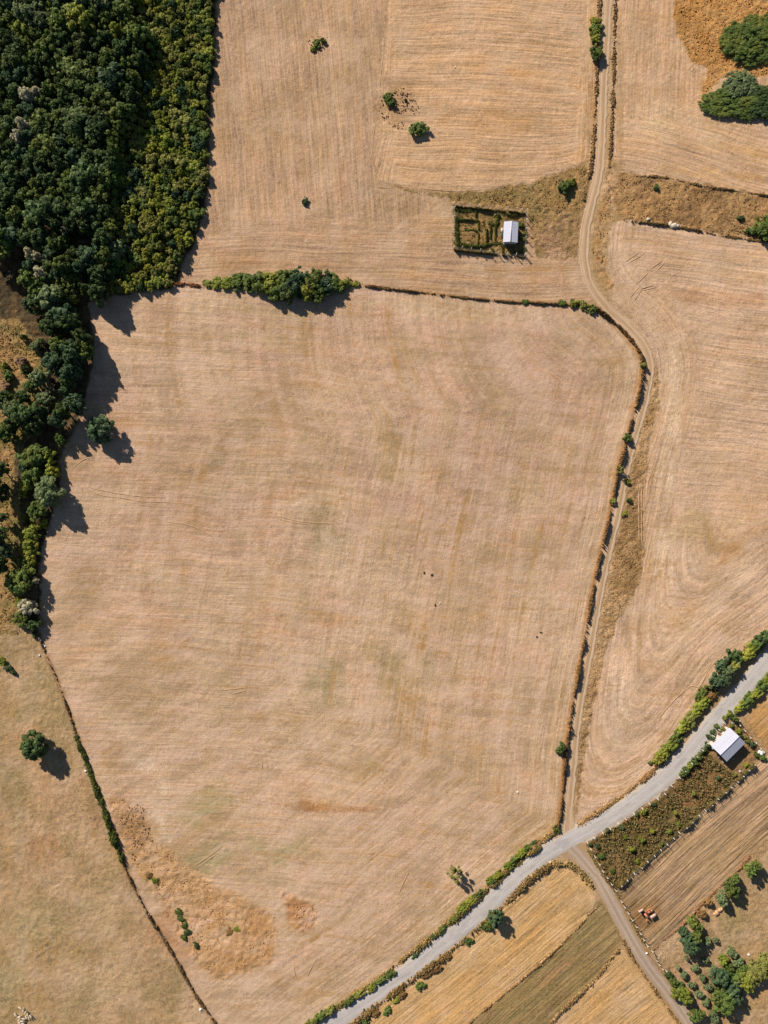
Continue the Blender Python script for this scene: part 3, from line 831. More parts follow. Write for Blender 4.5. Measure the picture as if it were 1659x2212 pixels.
for k, r in enumerate(RUTS):
    line, q = resample(r, 0.5 / S)
    xy = np.stack([(line[:, 0] - UC) * S, (VC - line[:, 1]) * S], axis=1)
    tan = np.gradient(xy, axis=0)
    tan /= np.linalg.norm(tan, axis=1)[:, None] + 1e-9
    nor = np.stack([-tan[:, 1], tan[:, 0]], axis=1)
    n = len(xy)
    offs = np.array([-0.24, -0.12, 0.03, 0.16, 0.26])
    hs = np.array([-0.08, 0.07, 0.13, 0.02, -0.08])
    amp = 0.35 + 0.9 * fbm(q * S / 2.0, q * 0 + k, 2, k)
    fade = np.minimum(1, np.minimum(np.arange(n), np.arange(n)[::-1]) / max(2.0, n * 0.2))
    v = np.zeros((n, 5, 3))
    for j in range(5):
        p = xy + nor * offs[j]
        v[:, j, :2] = p
        v[:, j, 2] = hz(p[:, 0], p[:, 1]) + np.where(hs[j] > 0, hs[j] * amp * fade, hs[j])
    ii = np.arange(n * 5).reshape(n, 5)
    f = np.stack([ii[:-1, :-1], ii[:-1, 1:], ii[1:, 1:], ii[1:, :-1]], axis=-1).reshape(-1, 4)[:, ::-1]
    cc = np.tile(C(184, 148, 112), (n * 5, 1))
    me = mesh_np('wheel_rut', v.reshape(-1, 3), f, M_rut, cc, None, False)
    tag(obj('wheel_rut', me), kind='structure')


# ------------------------------------------------------------------ low growth: tufts and banks
def at_grid(arr, x, y):
    j = np.clip(((x / S + UC) - ug[0]) / GS, 0, len(ug) - 2).astype(int)
    i = np.clip(((VC - y / S) - vg[0]) / GS, 0, len(vg) - 2).astype(int)
    return arr[i, j]


def lumps(name, x, y, r, h, cols, mat, z=None, rng=RNG, sides=6, jag=0.5):
    """many small plants, each a ragged dome"""
    N = len(x)
    z0 = hz(x, y) if z is None else z
    a = np.arange(sides) / sides * 2 * math.pi
    ang = a[None, :] + rng.random((N, 1)) * 6.28 + (rng.random((N, sides)) - 0.5) * 0.5
    r1 = r[:, None] * (1 - jag / 2 + jag * rng.random((N, sides)))
    r2 = r[:, None] * 0.55 * (1 - jag / 2 + jag * rng.random((N, sides)))
    v = np.zeros((N, 2 * sides + 1, 3))
    v[:, :sides, 0] = x[:, None] + np.cos(ang) * r1
    v[:, :sides, 1] = y[:, None] + np.sin(ang) * r1
    v[:, :sides, 2] = z0[:, None] - 0.08
    v[:, sides:2 * sides, 0] = x[:, None] + np.cos(ang + 0.4) * r2
    v[:, sides:2 * sides, 1] = y[:, None] + np.sin(ang + 0.4) * r2
    v[:, sides:2 * sides, 2] = z0[:, None] + h[:, None] * (0.5 + 0.5 * rng.random((N, sides)))
    v[:, -1, 0] = x + (rng.random(N) - 0.5) * r * 0.6
    v[:, -1, 1] = y + (rng.random(N) - 0.5) * r * 0.6
    v[:, -1, 2] = z0 + h * (0.85 + 0.4 * rng.random(N))
    tri = []
    for k in range(sides):
        k2 = (k + 1) % sides
        tri += [(k, k2, sides + k), (k2, sides + k2, sides + k), (sides + k, sides + k2, 2 * sides)]
    tri = np.array(tri)
    F = (tri[None] + (np.arange(N) * (2 * sides + 1))[:, None, None]).reshape(-1, 3)
    cc = np.repeat(cols[:, None, :], 2 * sides + 1, axis=1)
    return mesh_np(name, v.reshape(-1, 3), F, mat, cc.reshape(-1, 3), None, False)


def pick(pal, n, wts=None):
    pal = np.array([C(*p) for p in pal])
    i = RNG.choice(len(pal), n, p=wts)
    j = RNG.choice(len(pal), n, p=wts)
    t = RNG.random((n, 1)).astype(np.float32)
    return (pal[i] * (1 - t) + pal[j] * t) * 0.92 * (0.7 + 0.6 * RNG.random((n, 1)).astype(np.float32))


M_tuft = vcol_mat('dry_tufts', 0.5, 3.0)


def tufts(name, label, cat, key, dens, r, h, pal, wts=None, soft=1.0, cond=None, patch=None):
    m = SD[key] < 0 if isinstance(key, str) else key
    if cond is not None:
        m = m & cond
    ii, jj = np.nonzero(m)
    if len(ii) == 0:
        return
    area = len(ii) * (GS * S) ** 2
    dens *= 2.6
    r *= 0.50
    h *= 0.36
    n = int(area * dens)
    s = RNG.integers(0, len(ii), n)
    x = (ug[jj[s]] + RNG.random(n) * GS - UC) * S
    y = (VC - (vg[ii[s]] + RNG.random(n) * GS)) * S
    if isinstance(key, str):
        edge = -at_grid(SD[key], x, y) * S
        keep = RNG.random(len(x)) < 0.15 + edge / 2.5
        x, y = x[keep], y[keep]
    patch = 0.30 if patch is None else patch
    if True:
        keep = vnoise(x / 2.5, y / 2.5, 77) > patch
        x, y = x[keep], y[keep]
    dr = np.minimum(at_grid(d_road, x, y) - 2.9, np.minimum(at_grid(d_lane, x, y) - 2.0, at_grid(d_track, x, y) - 1.3))
    keep = dr > 0
    x, y = x[keep], y[keep]
    n = len(x)
    rr = r * np.clip(np.exp(RNG.normal(0, 0.38, n)), 0.4, 1.6)
    me = lumps(name, x, y, rr, h * (rr / r) * (0.5 + RNG.random(n)), pick(pal, n, wts), M_tuft)
    tag(obj(name, me), label, cat, kind='stuff')


inframe = (U > -60) & (U < 1720) & (V > -60) & (V < 2272)
OR = [(196, 144, 84), (178, 124, 66), (204, 158, 102), (160, 114, 60)]
BR = [(168, 128, 80), (140, 106, 62), (192, 150, 100), (126, 112, 58)]
tufts('dry_scrub_weeds', 'orange dry weeds covering the slope around the two big bushes at upper right', 'weeds', 'neo', 0.8, .36, .40, [(206, 152, 84), (190, 134, 66), (214, 166, 100), (170, 122, 60)], cond=inframe, patch=0.1)
tufts('dry_strip_weeds', 'brown dry weeds on the rough strip across the right side', 'weeds', 'ner', 1.0, .32, .36, BR, cond=inframe)
tufts('rough_grass_tufts', 'olive and brown grass tufts around the fenced garden', 'weeds', 'roughg', 1.2, .30, .36, [(168, 132, 80), (132, 112, 56), (186, 146, 96), (112, 98, 48)], cond=inframe & (V < 480 - (U - 1140) * 0.1))
tufts('verge_weeds', 'dry weeds on the strip between track and right-hand field', 'weeds', 'med', 1.1, .28, .34, [(176, 138, 86), (140, 116, 62), (196, 150, 96), (132, 92, 54)], patch=0.35)
tufts('verge_tufts', 'straw-coloured tufts beside the bend of the upper track', 'weeds', 'med2', 1.5, .28, .34, OR + BR)
tufts('orange_weeds', 'pale orange weeds in the rough corner at lower left', 'weeds', 'rsw', 1.5, .24, .26, [(214, 170, 116), (200, 152, 94), (218, 180, 128), (182, 140, 82)], patch=0.25)
tufts('rusty_weeds', 'rusty round patch of weeds near the lower field corner', 'weeds', 'rsw2', 2.2, .24, .28, [(200, 148, 100), (182, 126, 80), (210, 164, 116)])
tufts('plot_weeds', 'dark brown and olive weeds filling the fenced roadside plot', 'weeds', 'weedy', 3.2, .32, 1.0, [(112, 92, 54), (80, 80, 40), (124, 94, 62), (98, 90, 46), (142, 124, 78)], cond=SD['yard'] > 0)
tufts('garden_weeds', 'mixed green and brown weeds inside the small fenced garden', 'weeds', 'garden', 1.6, .26, .5, [(150, 118, 68), (96, 98, 44), (126, 110, 54), (176, 136, 88)])
tufts('glade_grass', 'tall mixed grass in the clearing at left edge', 'grass', 'glade', 1.5, .32, .4, [(150, 118, 66), (110, 100, 46), (170, 128, 78)], cond=inframe)
d_line = np.full(U.shape, 99.0)
tufts('orange_weed_line', 'narrow rust-orange line of weeds low in the main field', 'weeds', (np.abs(V - 1747 - (U - 730) * 0.03 + (sml - .5) * 14) < 7) & (U > 650) & (U < 812), 1.6, .24, .22, [(188, 132, 80), (172, 112, 62), (204, 152, 98)], patch=0.4)
tufts('field_scrub', 'dry brown scrub around the shrubs between the two northern fields', 'weeds', ((U - 862) / 44) ** 2 + ((V - 232) / 44) ** 2 < 1, 0.9, .34, .5, [(150, 116, 78), (120, 90, 58), (176, 138, 98), (110, 100, 58)], patch=0.42)
tufts('shrub_litter', 'dry brown scrub around the upper left field shrub', 'weeds', ((U - 686) / 22) ** 2 + ((V - 92) / 22) ** 2 < 1, 1.0, .34, .5, [(150, 116, 78), (120, 90, 58), (176, 138, 98)], patch=0.4)
brown = ((U - 292) / 40) ** 2 + ((V - 1795) / 60) ** 2 < 1
tufts('brown_scrub', 'dark brown low scrub beside the green hedge at lower left', 'weeds', brown & (SD['main'] < -6), 0.8, .34, .5, [(128, 98, 60), (154, 116, 76), (110, 92, 54)], patch=0.45)


def bank(name, label, cat, pts, w, h, pal, dens=7.0, group=None, wts=None, rsize=0.42, leaf=None):
    """overgrown field edge: plants crowd along a line"""
    line, q = resample(pts, 0.3 / S)
    dens *= 3.2
    rsize *= 0.52
    w *= 0.85
    n = int(q[-1] * S * dens)
    gap = 1.0 + 0.0 * line[:, 0] if name == 'vegetable_row' else vnoise(line[:, 0] / 26, line[:, 1] / 26, 91) + 0.6 * vnoise(line[:, 0] / 9, line[:, 1] / 9, 17)
    pw = np.clip(gap - 0.42, 0.06, None) ** 1.3
    k = RNG.choice(len(line), n, p=pw / pw.sum())
    ww = w * 0.30 * (0.5 + 0.7 * gap[k])
    x = (line[k, 0] - UC) * S + RNG.normal(0, 1, n) * ww
    y = (VC - line[k, 1]) * S + RNG.normal(0, 1, n) * ww
    hn = vnoise(x / 3.0, y / 3.0, 55)
    hh = h * (0.35 + 0.9 * hn) * (0.6 + 0.6 * RNG.random(n))
    me = lumps(name, x, y, rsize * np.exp(RNG.normal(0, 0.4, n)) * min(1.0, 0.5 + w * 0.5), hh, pick(pal, n, wts), M_tuft)
    cx, cy = float(x.mean()), float(y.mean())
    o = obj(name, me)
    return tag(o, label, cat, group, 'stuff' if cat in ('weeds', 'grass bank', 'climbing plants') else None)


STRAW = [(180, 138, 90), (158, 116, 70), (150, 116, 74), (200, 162, 116), (132, 102, 64)]
DARKB = [(128, 98, 60), (104, 82, 48), (150, 116, 72), (96, 92, 50)]
bank('grass_bank', 'long orange-brown grassy bank between the main field and the track', 'grass bank', EAST_EDGE, 0.6, 1.25, [(160, 118, 72), (132, 96, 56), (116, 88, 54), (98, 78, 48), (140, 106, 66)], 10)
bank('grass_bank', 'low dark grassy bank along the top edge of the main field', 'grass bank', NORTH_EDGE[5:] + [(1290, 668)], 0.5, 0.7, DARKB + STRAW[1:3], 8)
bank('grass_bank', 'short rust-brown bank between the wood and the green hedge', 'grass bank', [(380, 614), (400, 614), (415, 617), (430, 618)], 0.9, 0.6, [(160, 96, 58), (140, 84, 50), (120, 90, 56)], 9)
bank('field_wall', 'thin dark overgrown wall running down the lower left to the bottom edge', 'wall', SW_EDGE, 0.6, 0.8, DARKB + [(150, 108, 68), (140, 132, 116)], 8)
bank('grass_bank', 'straw and green bank between the main field and the paved road', 'grass bank', ROAD_NW[:9], 1.0, 0.7, STRAW + [(120, 116, 50), (100, 100, 44)], 7)
bank('grass_bank', 'ragged bank between the paved road and the golden field below it', 'grass bank', [(1190, 1868), (1150, 1893), (1100, 1943), (1040, 1998), (960, 2065), (880, 2122), (800, 2182), (750, 2222)], 1.4, 0.9, STRAW + DARKB + DARKB + [(110, 104, 46), (86, 90, 40)], 10)
bank('grass_bank', 'weedy clump of bank in the corner of road and lane', 'grass bank', [(1195, 1866), (1225, 1866), (1250, 1880), (1268, 1898), (1280, 1915)], 1.6, 0.7, [(150, 128, 76), (180, 144, 94), (110, 98, 54)], 8)
bank('grass_bank', 'tufted edge between the golden field and the olive fallow strip', 'grass bank', S_LINE1, 0.5, 0.45, STRAW + DARKB[:2], 5)
bank('grass_bank', 'dark tufted bank below the olive fallow strip', 'grass bank', S_LINE2, 0.9, 0.6, DARKB + DARKB + STRAW + [(210, 174, 124)], 6)
bank('grass_bank', 'weedy left verge of the dirt lane beside the bottom stubble', 'grass bank', [(1345, 2030), (1375, 2083), (1415, 2140), (1462, 2205), (1500, 2262)], 0.7, 0.5, DARKB + STRAW, 6)
bank('grass_bank', 'thin brown earth bank between ploughed plot and orchard', 'grass bank', ORCH_EDGE[:9], 0.5, 0.45, [(150, 104, 74), (130, 92, 66), (176, 130, 92)], 7)
bank('grass_bank', 'orange grass strip left of the upper track', 'grass bank', [(1300, -60), (1293, 60), (1289, 180), (1284, 280), (1276, 360), (1258, 430)], 0.9, 0.5, STRAW, 7)
bank('grass_bank', 'brown grass strip right of the upper track', 'grass bank', [(1332, -60), (1328, 60), (1326, 170), (1322, 280), (1316, 360)], 0.9, 0.5, STRAW + DARKB, 7)
bank('grass_bank', 'straw bank between right-hand field and the paved road', 'grass bank', [(1252, 1782), (1300, 1750), (1360, 1708), (1412, 1668)], 1.2, 0.5, STRAW + [(150, 120, 66)], 9)
bank('grass_bank', 'orange strip between the hedge and the right-hand field', 'grass bank', ROAD_SE_FIELD[1:9], 0.8, 0.4, STRAW, 6)
bank('grass_bank', 'ragged dark edge at the foot of the rough strip', 'grass bank', [(1345, 476), (1400, 482), (1480, 493), (1560, 509), (1659, 523), (1720, 535)], 0.7, 0.7, DARKB + STRAW[:1], 6)
bank('grass_bank', 'broken dark crest on top of the rough strip', 'grass bank', [(1370, 380), (1440, 384), (1520, 402), (1600, 414), (1680, 426)], 0.6, 0.5, DARKB + STRAW, 4)
bank('grass_bank', 'weedy right verge of the dirt lane below the posts', 'grass bank', [(1272, 1838), (1300, 1885), (1332, 1930), (1362, 1985), (1390, 2036)], 0.7, 0.45, DARKB + [(130, 120, 60)], 6)
bank('fence_weeds', 'dark climbing weeds along the lower garden fence', 'climbing plants', [(981, 542), (1030, 547), (1085, 552), (1132, 557)], 0.4, 0.95, [(64, 66, 34), (96, 84, 44), (120, 100, 56)], 12)
bank('fence_weeds', 'dark climbing weeds along the upper garden fence', 'climbing plants', [(985, 448), (1040, 454), (1090, 458), (1134, 463)], 0.4, 0.9, [(64, 70, 34), (90, 86, 42), (120, 100, 56)], 11)
bank('fence_weeds', 'dark weeds along the fence between weedy plot and ploughed plot', 'climbing plants', [(1335, 1912), (1383, 1870), (1439, 1820), (1494, 1773), (1549, 1723), (1602, 1674), (1626, 1649)], 0.8, 1.25, [(70, 66, 34), (100, 88, 44), (126, 102, 56)], 12)


# ------------------------------------------------------------------ trees and shrubs
def leaf_shell(lobes, n, size, rng, flat=0.0, aspect=1.0):
    """leaf faces spread over a set of lobes (cx, cy, cz, r)"""
    lobes = np.array(lobes)
    wt = lobes[:, 3] ** 2
    k = rng.choice(len(lobes), n, p=wt / wt.sum())
    d = rng.normal(size=(n, 3))
    d[:, 2] += 0.55
    d /= np.linalg.norm(d, axis=1)[:, None]
    rad = lobes[k, 3] * (0.72 + 0.36 * rng.random(n))
    c = lobes[k, :3] + d * rad[:, None]
    nrm = d + rng.normal(size=(n, 3)) * 0.38
    nrm[:, 2] += 0.12
    nrm /= np.linalg.norm(nrm, axis=1)[:, None]
    ref = rng.normal(size=(n, 3))
    t = np.cross(nrm, ref)
    t /= np.linalg.norm(t, axis=1)[:, None] + 1e-9
    b = np.cross(nrm, t)
    s = (size * (0.55 + 0.9 * rng.random(n)))[:, None]
    v = np.stack([c - t * s, c + b * s * 0.62 * aspect, c + t * s, c - b * s * 0.62 * aspect], axis=1)
    f = np.arange(4 * n).reshape(n, 4)
    var = np.repeat(rng.random(n) * 0.7 + 0.3 * (k % 5) / 4.0, 4)
    return v.reshape(-1, 3), f, var


def ico(level=1):
    import bmesh
    bm = bmesh.new()
    bmesh.ops.create_icosphere(bm, subdivisions=level, radius=1.0)
    v = np.array([q.co[:] for q in bm.verts])
    f = np.array([[x.index for x in g.verts] for g in bm.faces])
    bm.free()
    return v, f


ICV, ICF = ico(2)
IC1V, IC1F = ico(1)


def crown_mesh(name, mat, seed, kind):
    rng = np.random.default_rng(seed)
    lobes = []
    if kind == 'tree':
        nl, n, size, z0, z1, lr0 = 56, 2100, 0.09, 0.30, 2.0, 0.17
    elif kind == 'round':
        nl, n, size, z0, z1, lr0 = 80, 2600, 0.075, 0.15, 2.0, 0.15
    elif kind == 'airy':
        nl, n, size, z0, z1, lr0 = 24, 700, 0.10, 0.7, 2.0, 0.13
    elif kind == 'willow':
        nl, n, size, z0, z1, lr0 = 60, 2300, 0.10, 0.5, 1.75, 0.13
    elif kind == 'bush':
        nl, n, size, z0, z1, lr0 = 34, 1300, 0.10, 0.0, 1.15, 0.19
    else:   # sprawl: broad bramble mass
        nl, n, size, z0, z1, lr0 = 230, 6500, 0.034, 0.05, 0.85, 0.075
    sx = 1.0 if kind == 'round' else 0.85 + 0.3 * rng.random()
    for i in range(nl):
        a = rng.random() * 6.283
        lr = lr0 * (0.75 + 0.75 * rng.random())
        if kind == 'sprawl':
            rr = math.sqrt(rng.random()) * 0.88
            cz = (z0 + (z1 - z0) * (1 - rr ** 2.5) * (0.55 + 0.45 * vnoise(np.array([rr * math.cos(a) * 3 + seed]), np.array([rr * math.sin(a) * 3]), seed)[0])) * 0.9
        else:
            # over a dome, some of it inside
            cz_ = rng.random() * 1.25 - 0.25
            shell = (0.70 + 0.22 * rng.random()) if rng.random() < 0.8 else 0.4
            bulge = 1.0 if kind == 'round' else 1.0 + 0.22 * math.sin(2 * a + seed) + 0.12 * math.sin(3 * a + 2 * seed)
            rr = shell * math.sqrt(max(0.0, 1 - max(0, cz_) ** 2)) * bulge * 0.92
            hc_ = z0 + (z1 - z0) * 0.30
            cz = hc_ + (cz_ * shell) * (z1 - hc_) * (0.92 if cz_ > 0 else 0.4)
        lobes.append((rr * math.cos(a) * sx, rr * math.sin(a) / sx, max(cz, lr * 0.5), lr))
    if kind == 'sprawl':
        for q in range(26):
            a = q * 2.4
            rr = 0.72 * math.sqrt((q + 0.5) / 26)
            lobes.append((rr * math.cos(a), rr * math.sin(a), 0.30 * (1 - rr ** 2), 0.22))
    if kind not in ('airy', 'sprawl'):
        lobes.append((0, 0, z0 + (z1 - z0) * 0.40, 0.56))
    v, f, var = leaf_shell(lobes, n, size, rng, aspect=0.6 if kind == 'willow' else 1.0)
    V_, F3, VA = [v], [], [var]
    off = len(v)
    if kind != 'airy':
        for (cx, cy, cz, r) in lobes:
            k = 0.78 + 0.22 * rng.random((len(IC1V), 1))
            q = IC1V * r * 0.88 * k + np.array([cx, cy, cz])
            V_.append(q)
            F3.append(IC1F + off)
            VA.append(np.full(len(q), 0.25 + 0.3 * rng.random()))
            off += len(q)
    v = np.concatenate(V_)
    v[:, 2] = np.maximum(v[:, 2], 0.02 + 0 * v[:, 2])
    fl = [f] + ([np.concatenate(F3)] if F3 else [])
    me = mesh_np(name, v, fl, mat)
    at = me.attributes.new('var', 'FLOAT', 'POINT')
    at.data.foreach_set('value', np.concatenate(VA).astype(np.float32))
    return me


def tubes_mesh(name, segs, mat, sides=6):
    """tapered limbs: list of (p0, r0, p1, r1)"""
    vs, fs = [], []
    off = 0
    for p0, r0, p1, r1 in segs:
        p0, p1 = Vector(p0), Vector(p1)
        d = (p1 - p0).normalized()
        t = d.orthogonal().normalized()
        b = d.cross(t)
        for p, r in ((p0, r0), (p1, r1)):
            for k in range(sides):
                a = k / sides * 6.28318
                vs.append((p + (t * math.cos(a) + b * math.sin(a)) * r)[:])
        for k in range(sides):
            k2 = (k + 1) % sides
            fs.append((off + k, off + k2, off + sides + k2, off + sides + k))
        off += 2 * sides
    return mesh_np(name, np.array(vs), np.array(fs), mat, None, None, True)


M_bark = plain_mat('bark', (120, 100, 78), 0.9, 0.5, 6.0)
M_deadwood = plain_mat('bleached_wood', (196, 172, 140), 0.8, 0.3, 6.0)


def trunk_mesh(seed, tall):
    rng = random.Random(seed)
    top = 1.25 if tall else 0.5
    segs = [((0, 0, -0.1), 0.085, (0.02, 0.01, top * 0.55), 0.062), ((0.02, 0.01, top * 0.55), 0.062, (0.0, 0.03, top), 0.035)]
    for k in range(5):
        a = k * 1.257 + rng.random()
        z = top * (0.45 + 0.1 * k)
        m = (0.28 * math.cos(a), 0.28 * math.sin(a), z + 0.18)
        segs.append(((0.01, 0.02, z), 0.038, m, 0.026))
        segs.append((m, 0.026, (0.6 * math.cos(a + .2), 0.6 * math.sin(a + .2), z + 0.42), 0.01))
    return tubes_mesh('trunk', segs, M_bark)


FOL = {
    'dark': foliage_mat('leaf_dark', (46, 62, 36), (96, 114, 64), (108, 114, 54), 0.10, 0.5),
    'mid': foliage_mat('leaf_mid', (60, 78, 36), (118, 132, 66), (132, 128, 56), 0.12, 0.45),
    'yellow': foliage_mat('leaf_yellow', (92, 102, 38), (152, 156, 66), (174, 158, 62), 0.12, 0.4),
    'lime': foliage_mat('leaf_lime', (100, 104, 48), (160, 156, 84), (152, 142, 70), 0.1, 0.3),
    'grey': foliage_mat('leaf_greygreen', (76, 90, 58), (132, 142, 98), (126, 130, 82), 0.1, 0.35),
    'pale': foliage_mat('leaf_pale', (150, 144, 114), (208, 198, 168), (184, 172, 134), 0.1, 0.25),
    'bluegreen': foliage_mat('leaf_bluegreen', (48, 68, 46), (98, 118, 82), (92, 104, 58), 0.08, 0.35),
    'rust': foliage_mat('leaf_rust', (112, 86, 52), (162, 126, 80), (150, 128, 74), 0.15, 0.35),
    'mauve': foliage_mat('twig_mauve', (130, 102, 80), (186, 150, 124), (154, 116, 86), 0.1, 0.3),
}
PROTO = {}


def proto(kind, fol):
    if (kind, fol) not in PROTO:
        nv = 5 if fol in ('dark', 'mid', 'yellow') else 3
        PROTO[(kind, fol)] = [crown_mesh('crown', FOL[fol], hash((kind, fol)) % 1000 if False else sum(map(ord, kind + fol)) + 17 * i, kind) for i in range(nv)]
    return random.choice(PROTO[(kind, fol)])


TRUNK_T = [trunk_mesh(i, True) for i in range(3)]
TRUNK_B = [trunk_mesh(9 + i, False) for i in range(2)]


def plant(u, v, ru, fol, label, cat, kind='tree', height=None, group=None, name=None, ratio=1.0, rot=None):
    """a tree or shrub whose crown is seen centred on (u, v) with radius ru (survey units)"""
    R = ru * S * (1.18 if kind == 'tree' else 1.08 if kind == 'round' else 1.0)
    if kind in ('tree', 'round', 'airy', 'willow'):
        H = height or (R * 1.5 + 1.6)
        sz = H / 2.0
        hc = H * 0.62
    else:
        H = height or R * 0.95
        sz = H / (0.85 if kind == 'sprawl' else 1.15)
        hc = H * 0.5
    x, y = P(u, v, hc)
    z = hz1(x, y)
    rz = random.random() * 6.283 if rot is None else rot
    nm = name or ('tree' if kind in ('tree', 'round', 'airy', 'willow') else 'shrub')
    root = obj(nm, None, None, (x, y, z - 0.03), rz, (R, R * ratio, sz))
    root.empty_display_size = 0.3
    tag(root, label, cat, group)
    if kind in ('tree', 'round', 'airy', 'willow'):
        obj('trunk', random.choice(TRUNK_T), root)
    else:
        obj('stem', random.choice(TRUNK_B), root, scale=(.3, .3, .3) if kind == 'sprawl' else (.8, .8, .7))
    obj('crown' if nm == 'tree' else 'foliage', proto(kind, fol), root)
    return root


def in_poly(u, v, poly):
    return bool(inside(np.array([u]), np.array([v]), poly)[0])


# --- the wood at upper left: tall dark trees in the west, lower yellow-green growth in the east
SPLIT = [(250, -120), (300, 40), (325, 110), (300, 180), (270, 250), (252, 330), (240, 420), (250, 500), (235, 560), (228, 640)]


def split_u(v):
    return float(np.interp(v, [p[1] for p in SPLIT], [p[0] for p in SPLIT]))


placed = []


def free(u, v, r, k=0.78):
    for (a, b, c) in placed:
        if (a - u) ** 2 + (b - v) ** 2 < ((r + c) * k) ** 2:
            return False
    return True


# trees that stand out individually (survey position, radius, kind of leaf, height, words)
W3 = lambda x, y: (x * 0.189, 418 + y * 0.189)
W5 = lambda x, y: (x * 0.135, 672 + y * 0.135)
W6 = lambda x, y: (x * 0.2364, 970.6 + y * 0.2364)
special = [
    (*(58, 205), 15, 'pale', 9, 'tree', 'pale silvery tree standing out near the left edge of the wood, upper one'),
    (*(80, 200), 11, 'pale', 8, 'tree', 'small pale tree just right of the upper silvery tree in the wood'),
    (*(50, 268), 15, 'pale', 9, 'tree', 'pale silvery tree below the first one in the wood'),
    (*(40, 296), 15, 'pale', 8.5, 'tree', 'pale silvery tree lowest of the three at the wood left side'),
    (*W3(345, 670), 12, 'pale', 7, 'tree', 'pale grey tree above the gap at the wood lower left'),
    (*W3(425, 720), 11, 'pale', 7, 'tree', 'pale grey tree in the middle of the three above the gap'),
    (*W3(460, 900), 15, 'pale', 7.5, 'tree', 'pale grey feathery tree lowest in the dark gap of the wood'),
    (*W3(740, 440), 9, 'pale', 7, 'airy', 'thin grey tree among dark crowns beside the gap'),
    (*W3(565, 420), 7, 'rust', 9, 'airy', 'small rust-coloured crown among dark trees of the wood'),
    (*W3(740, 800), 22, 'mid', 10, 'tree', 'round tall green tree below the black gap in the wood'),
    (*W3(930, 830), 20, 'bluegreen', 9, 'tree', 'blue-green tree right of the round tree below the gap'),
    (*W3(1110, 770), 15, 'mid', 7, 'tree', 'green tree bridging the gap and the yellow-green thicket'),
    (*W3(1330, 640), 20, 'grey', 6, 'tree', 'grey-green tree at the lower edge of the thicket'),
    (*W3(440, 1090), 24, 'mid', 7, 'tree', 'green tree on the left of the belt below the wood'),
    (*W3(400, 1250), 24, 'dark', 7, 'tree', 'dark tree at left of the belt where grass begins'),
    (*W3(560, 1180), 26, 'grey', 8, 'tree', 'broad grey-green tree at the head of the tree belt'),
    (*W3(680, 1060), 16, 'yellow', 5, 'bush', 'yellow-green shrub under the trees at belt head'),
    (*W3(830, 1090), 17, 'mid', 6, 'tree', 'small green tree at the corner of the main field'),
    (*W3(820, 1210), 14, 'yellow', 4, 'bush', 'yellowish shrub at the top left corner of the main field'),
    (*W3(700, 1400), 26, 'bluegreen', 9, 'tree', 'big blue-green tree beside the top left field corner'),
    (*W3(580, 1540), 22, 'dark', 8, 'tree', 'dark tree below the big blue-green belt tree'),
    (*W3(800, 1460), 20, 'dark', 9, 'tree', 'dark tree overhanging the main field left edge, upper one'),
]
belt = [  # the belt of big trees west of the main field
    (1300, 420, 110, 'dark', 9, 'dark tree reaching farthest right in the belt'),
    (1330, 610, 115, 'mid', 9, 'green tree under the farthest right dark one in the belt'),
    (950, 560, 120, 'mid', 9, 'green tree in the middle of the belt'),
    (1150, 650, 140, 'bluegreen', 10, 'largest blue-green crown of the belt'),
    (850, 800, 140, 'bluegreen', 9, 'blue-green tree left of the large crown in the belt'),
    (1120, 960, 125, 'bluegreen', 9, 'blue-green tree below the large crown of the belt'),
    (620, 1050, 110, 'grey', 6, 'soft grey-green tree at the left of the belt near rust grass'),
    (1060, 1130, 85, 'dark', 8, 'dark tree beside the dead bare tree'),
    (1190, 1480, 125, 'bluegreen', 9, 'blue-green tree where the belt throws its longest shadow'),
    (1000, 1600, 105, 'dark', 8, 'dark tree just below the dead bare tree'),
    (900, 1740, 90, 'bluegreen', 8, 'blue-green tree at the lower end of the belt'),
    (380, 1640, 170, 'dark', 9, 'wide dark tree at the left of the belt bottom'),
    (120, 1550, 110, 'grey', 7, 'pale grey-green tree at the left edge beside the wide dark tree'),
    (340, 1370, 95, 'dark', 6, 'dark shrubby tree at left above the wide dark tree'),
    (80, 1950, 115, 'mid', 7, 'green tree at left edge below the belt'),
    (590, 540, 105, 'grey', 3.0, 'loose grey-green shrub by rust-coloured grass'),
    (350, 810, 85, 'mauve', 2.4, 'mauve leafless shrub in the clearing at left edge'),
    (400, 950, 85, 'dark', 3.5, 'dark shrub right below the mauve one'),
    (120, 1030, 85, 'mid', 2.6, 'green shrub at the left edge of the clearing'),
    (760, 1080, 60, 'rust', 2.2, 'rust-orange shrub above the dead bare tree'),
    (800, 1530, 55, 'rust', 1.8, 'rust-orange shrub below the dead bare tree'),
    (720, 1400, 95, 'grey', 4, 'grey-green shrub left of the dead tree base'),
    (960, 2060, 65, 'mid', 4, 'small green tree in the shadow below the belt'),
    (370, 410, 45, 'dark', 2.4, 'little dark shrub in the clearing beside rust grass'),
    (90, 1200, 80, 'mauve', 2.0, 'low brownish shrub at left edge of the clearing'),
    (40, 1380, 90, 'dark', 6, 'dark tree cut by the left edge above the pale grey-green tree'),
    (180, 1830, 110, 'dark', 7, 'dark tree between the wide dark tree and the left edge'),
    (560, 1850, 110, 'dark', 7, 'dark tree in the deep shade below the wide dark tree'),
    (640, 1640, 90, 'bluegreen', 6, 'blue-green tree right of the wide dark tree'),
    (480, 1200, 80, 'mid', 4, 'green small tree left of the dead bare tree'),
    (60, 880, 60, 'yellow', 2.0, 'olive shrub at the left edge of the clearing top'),
    (1050, 1290, 70, 'bluegreen', 7, 'narrow blue-green tree right of the dead bare tree'),
]
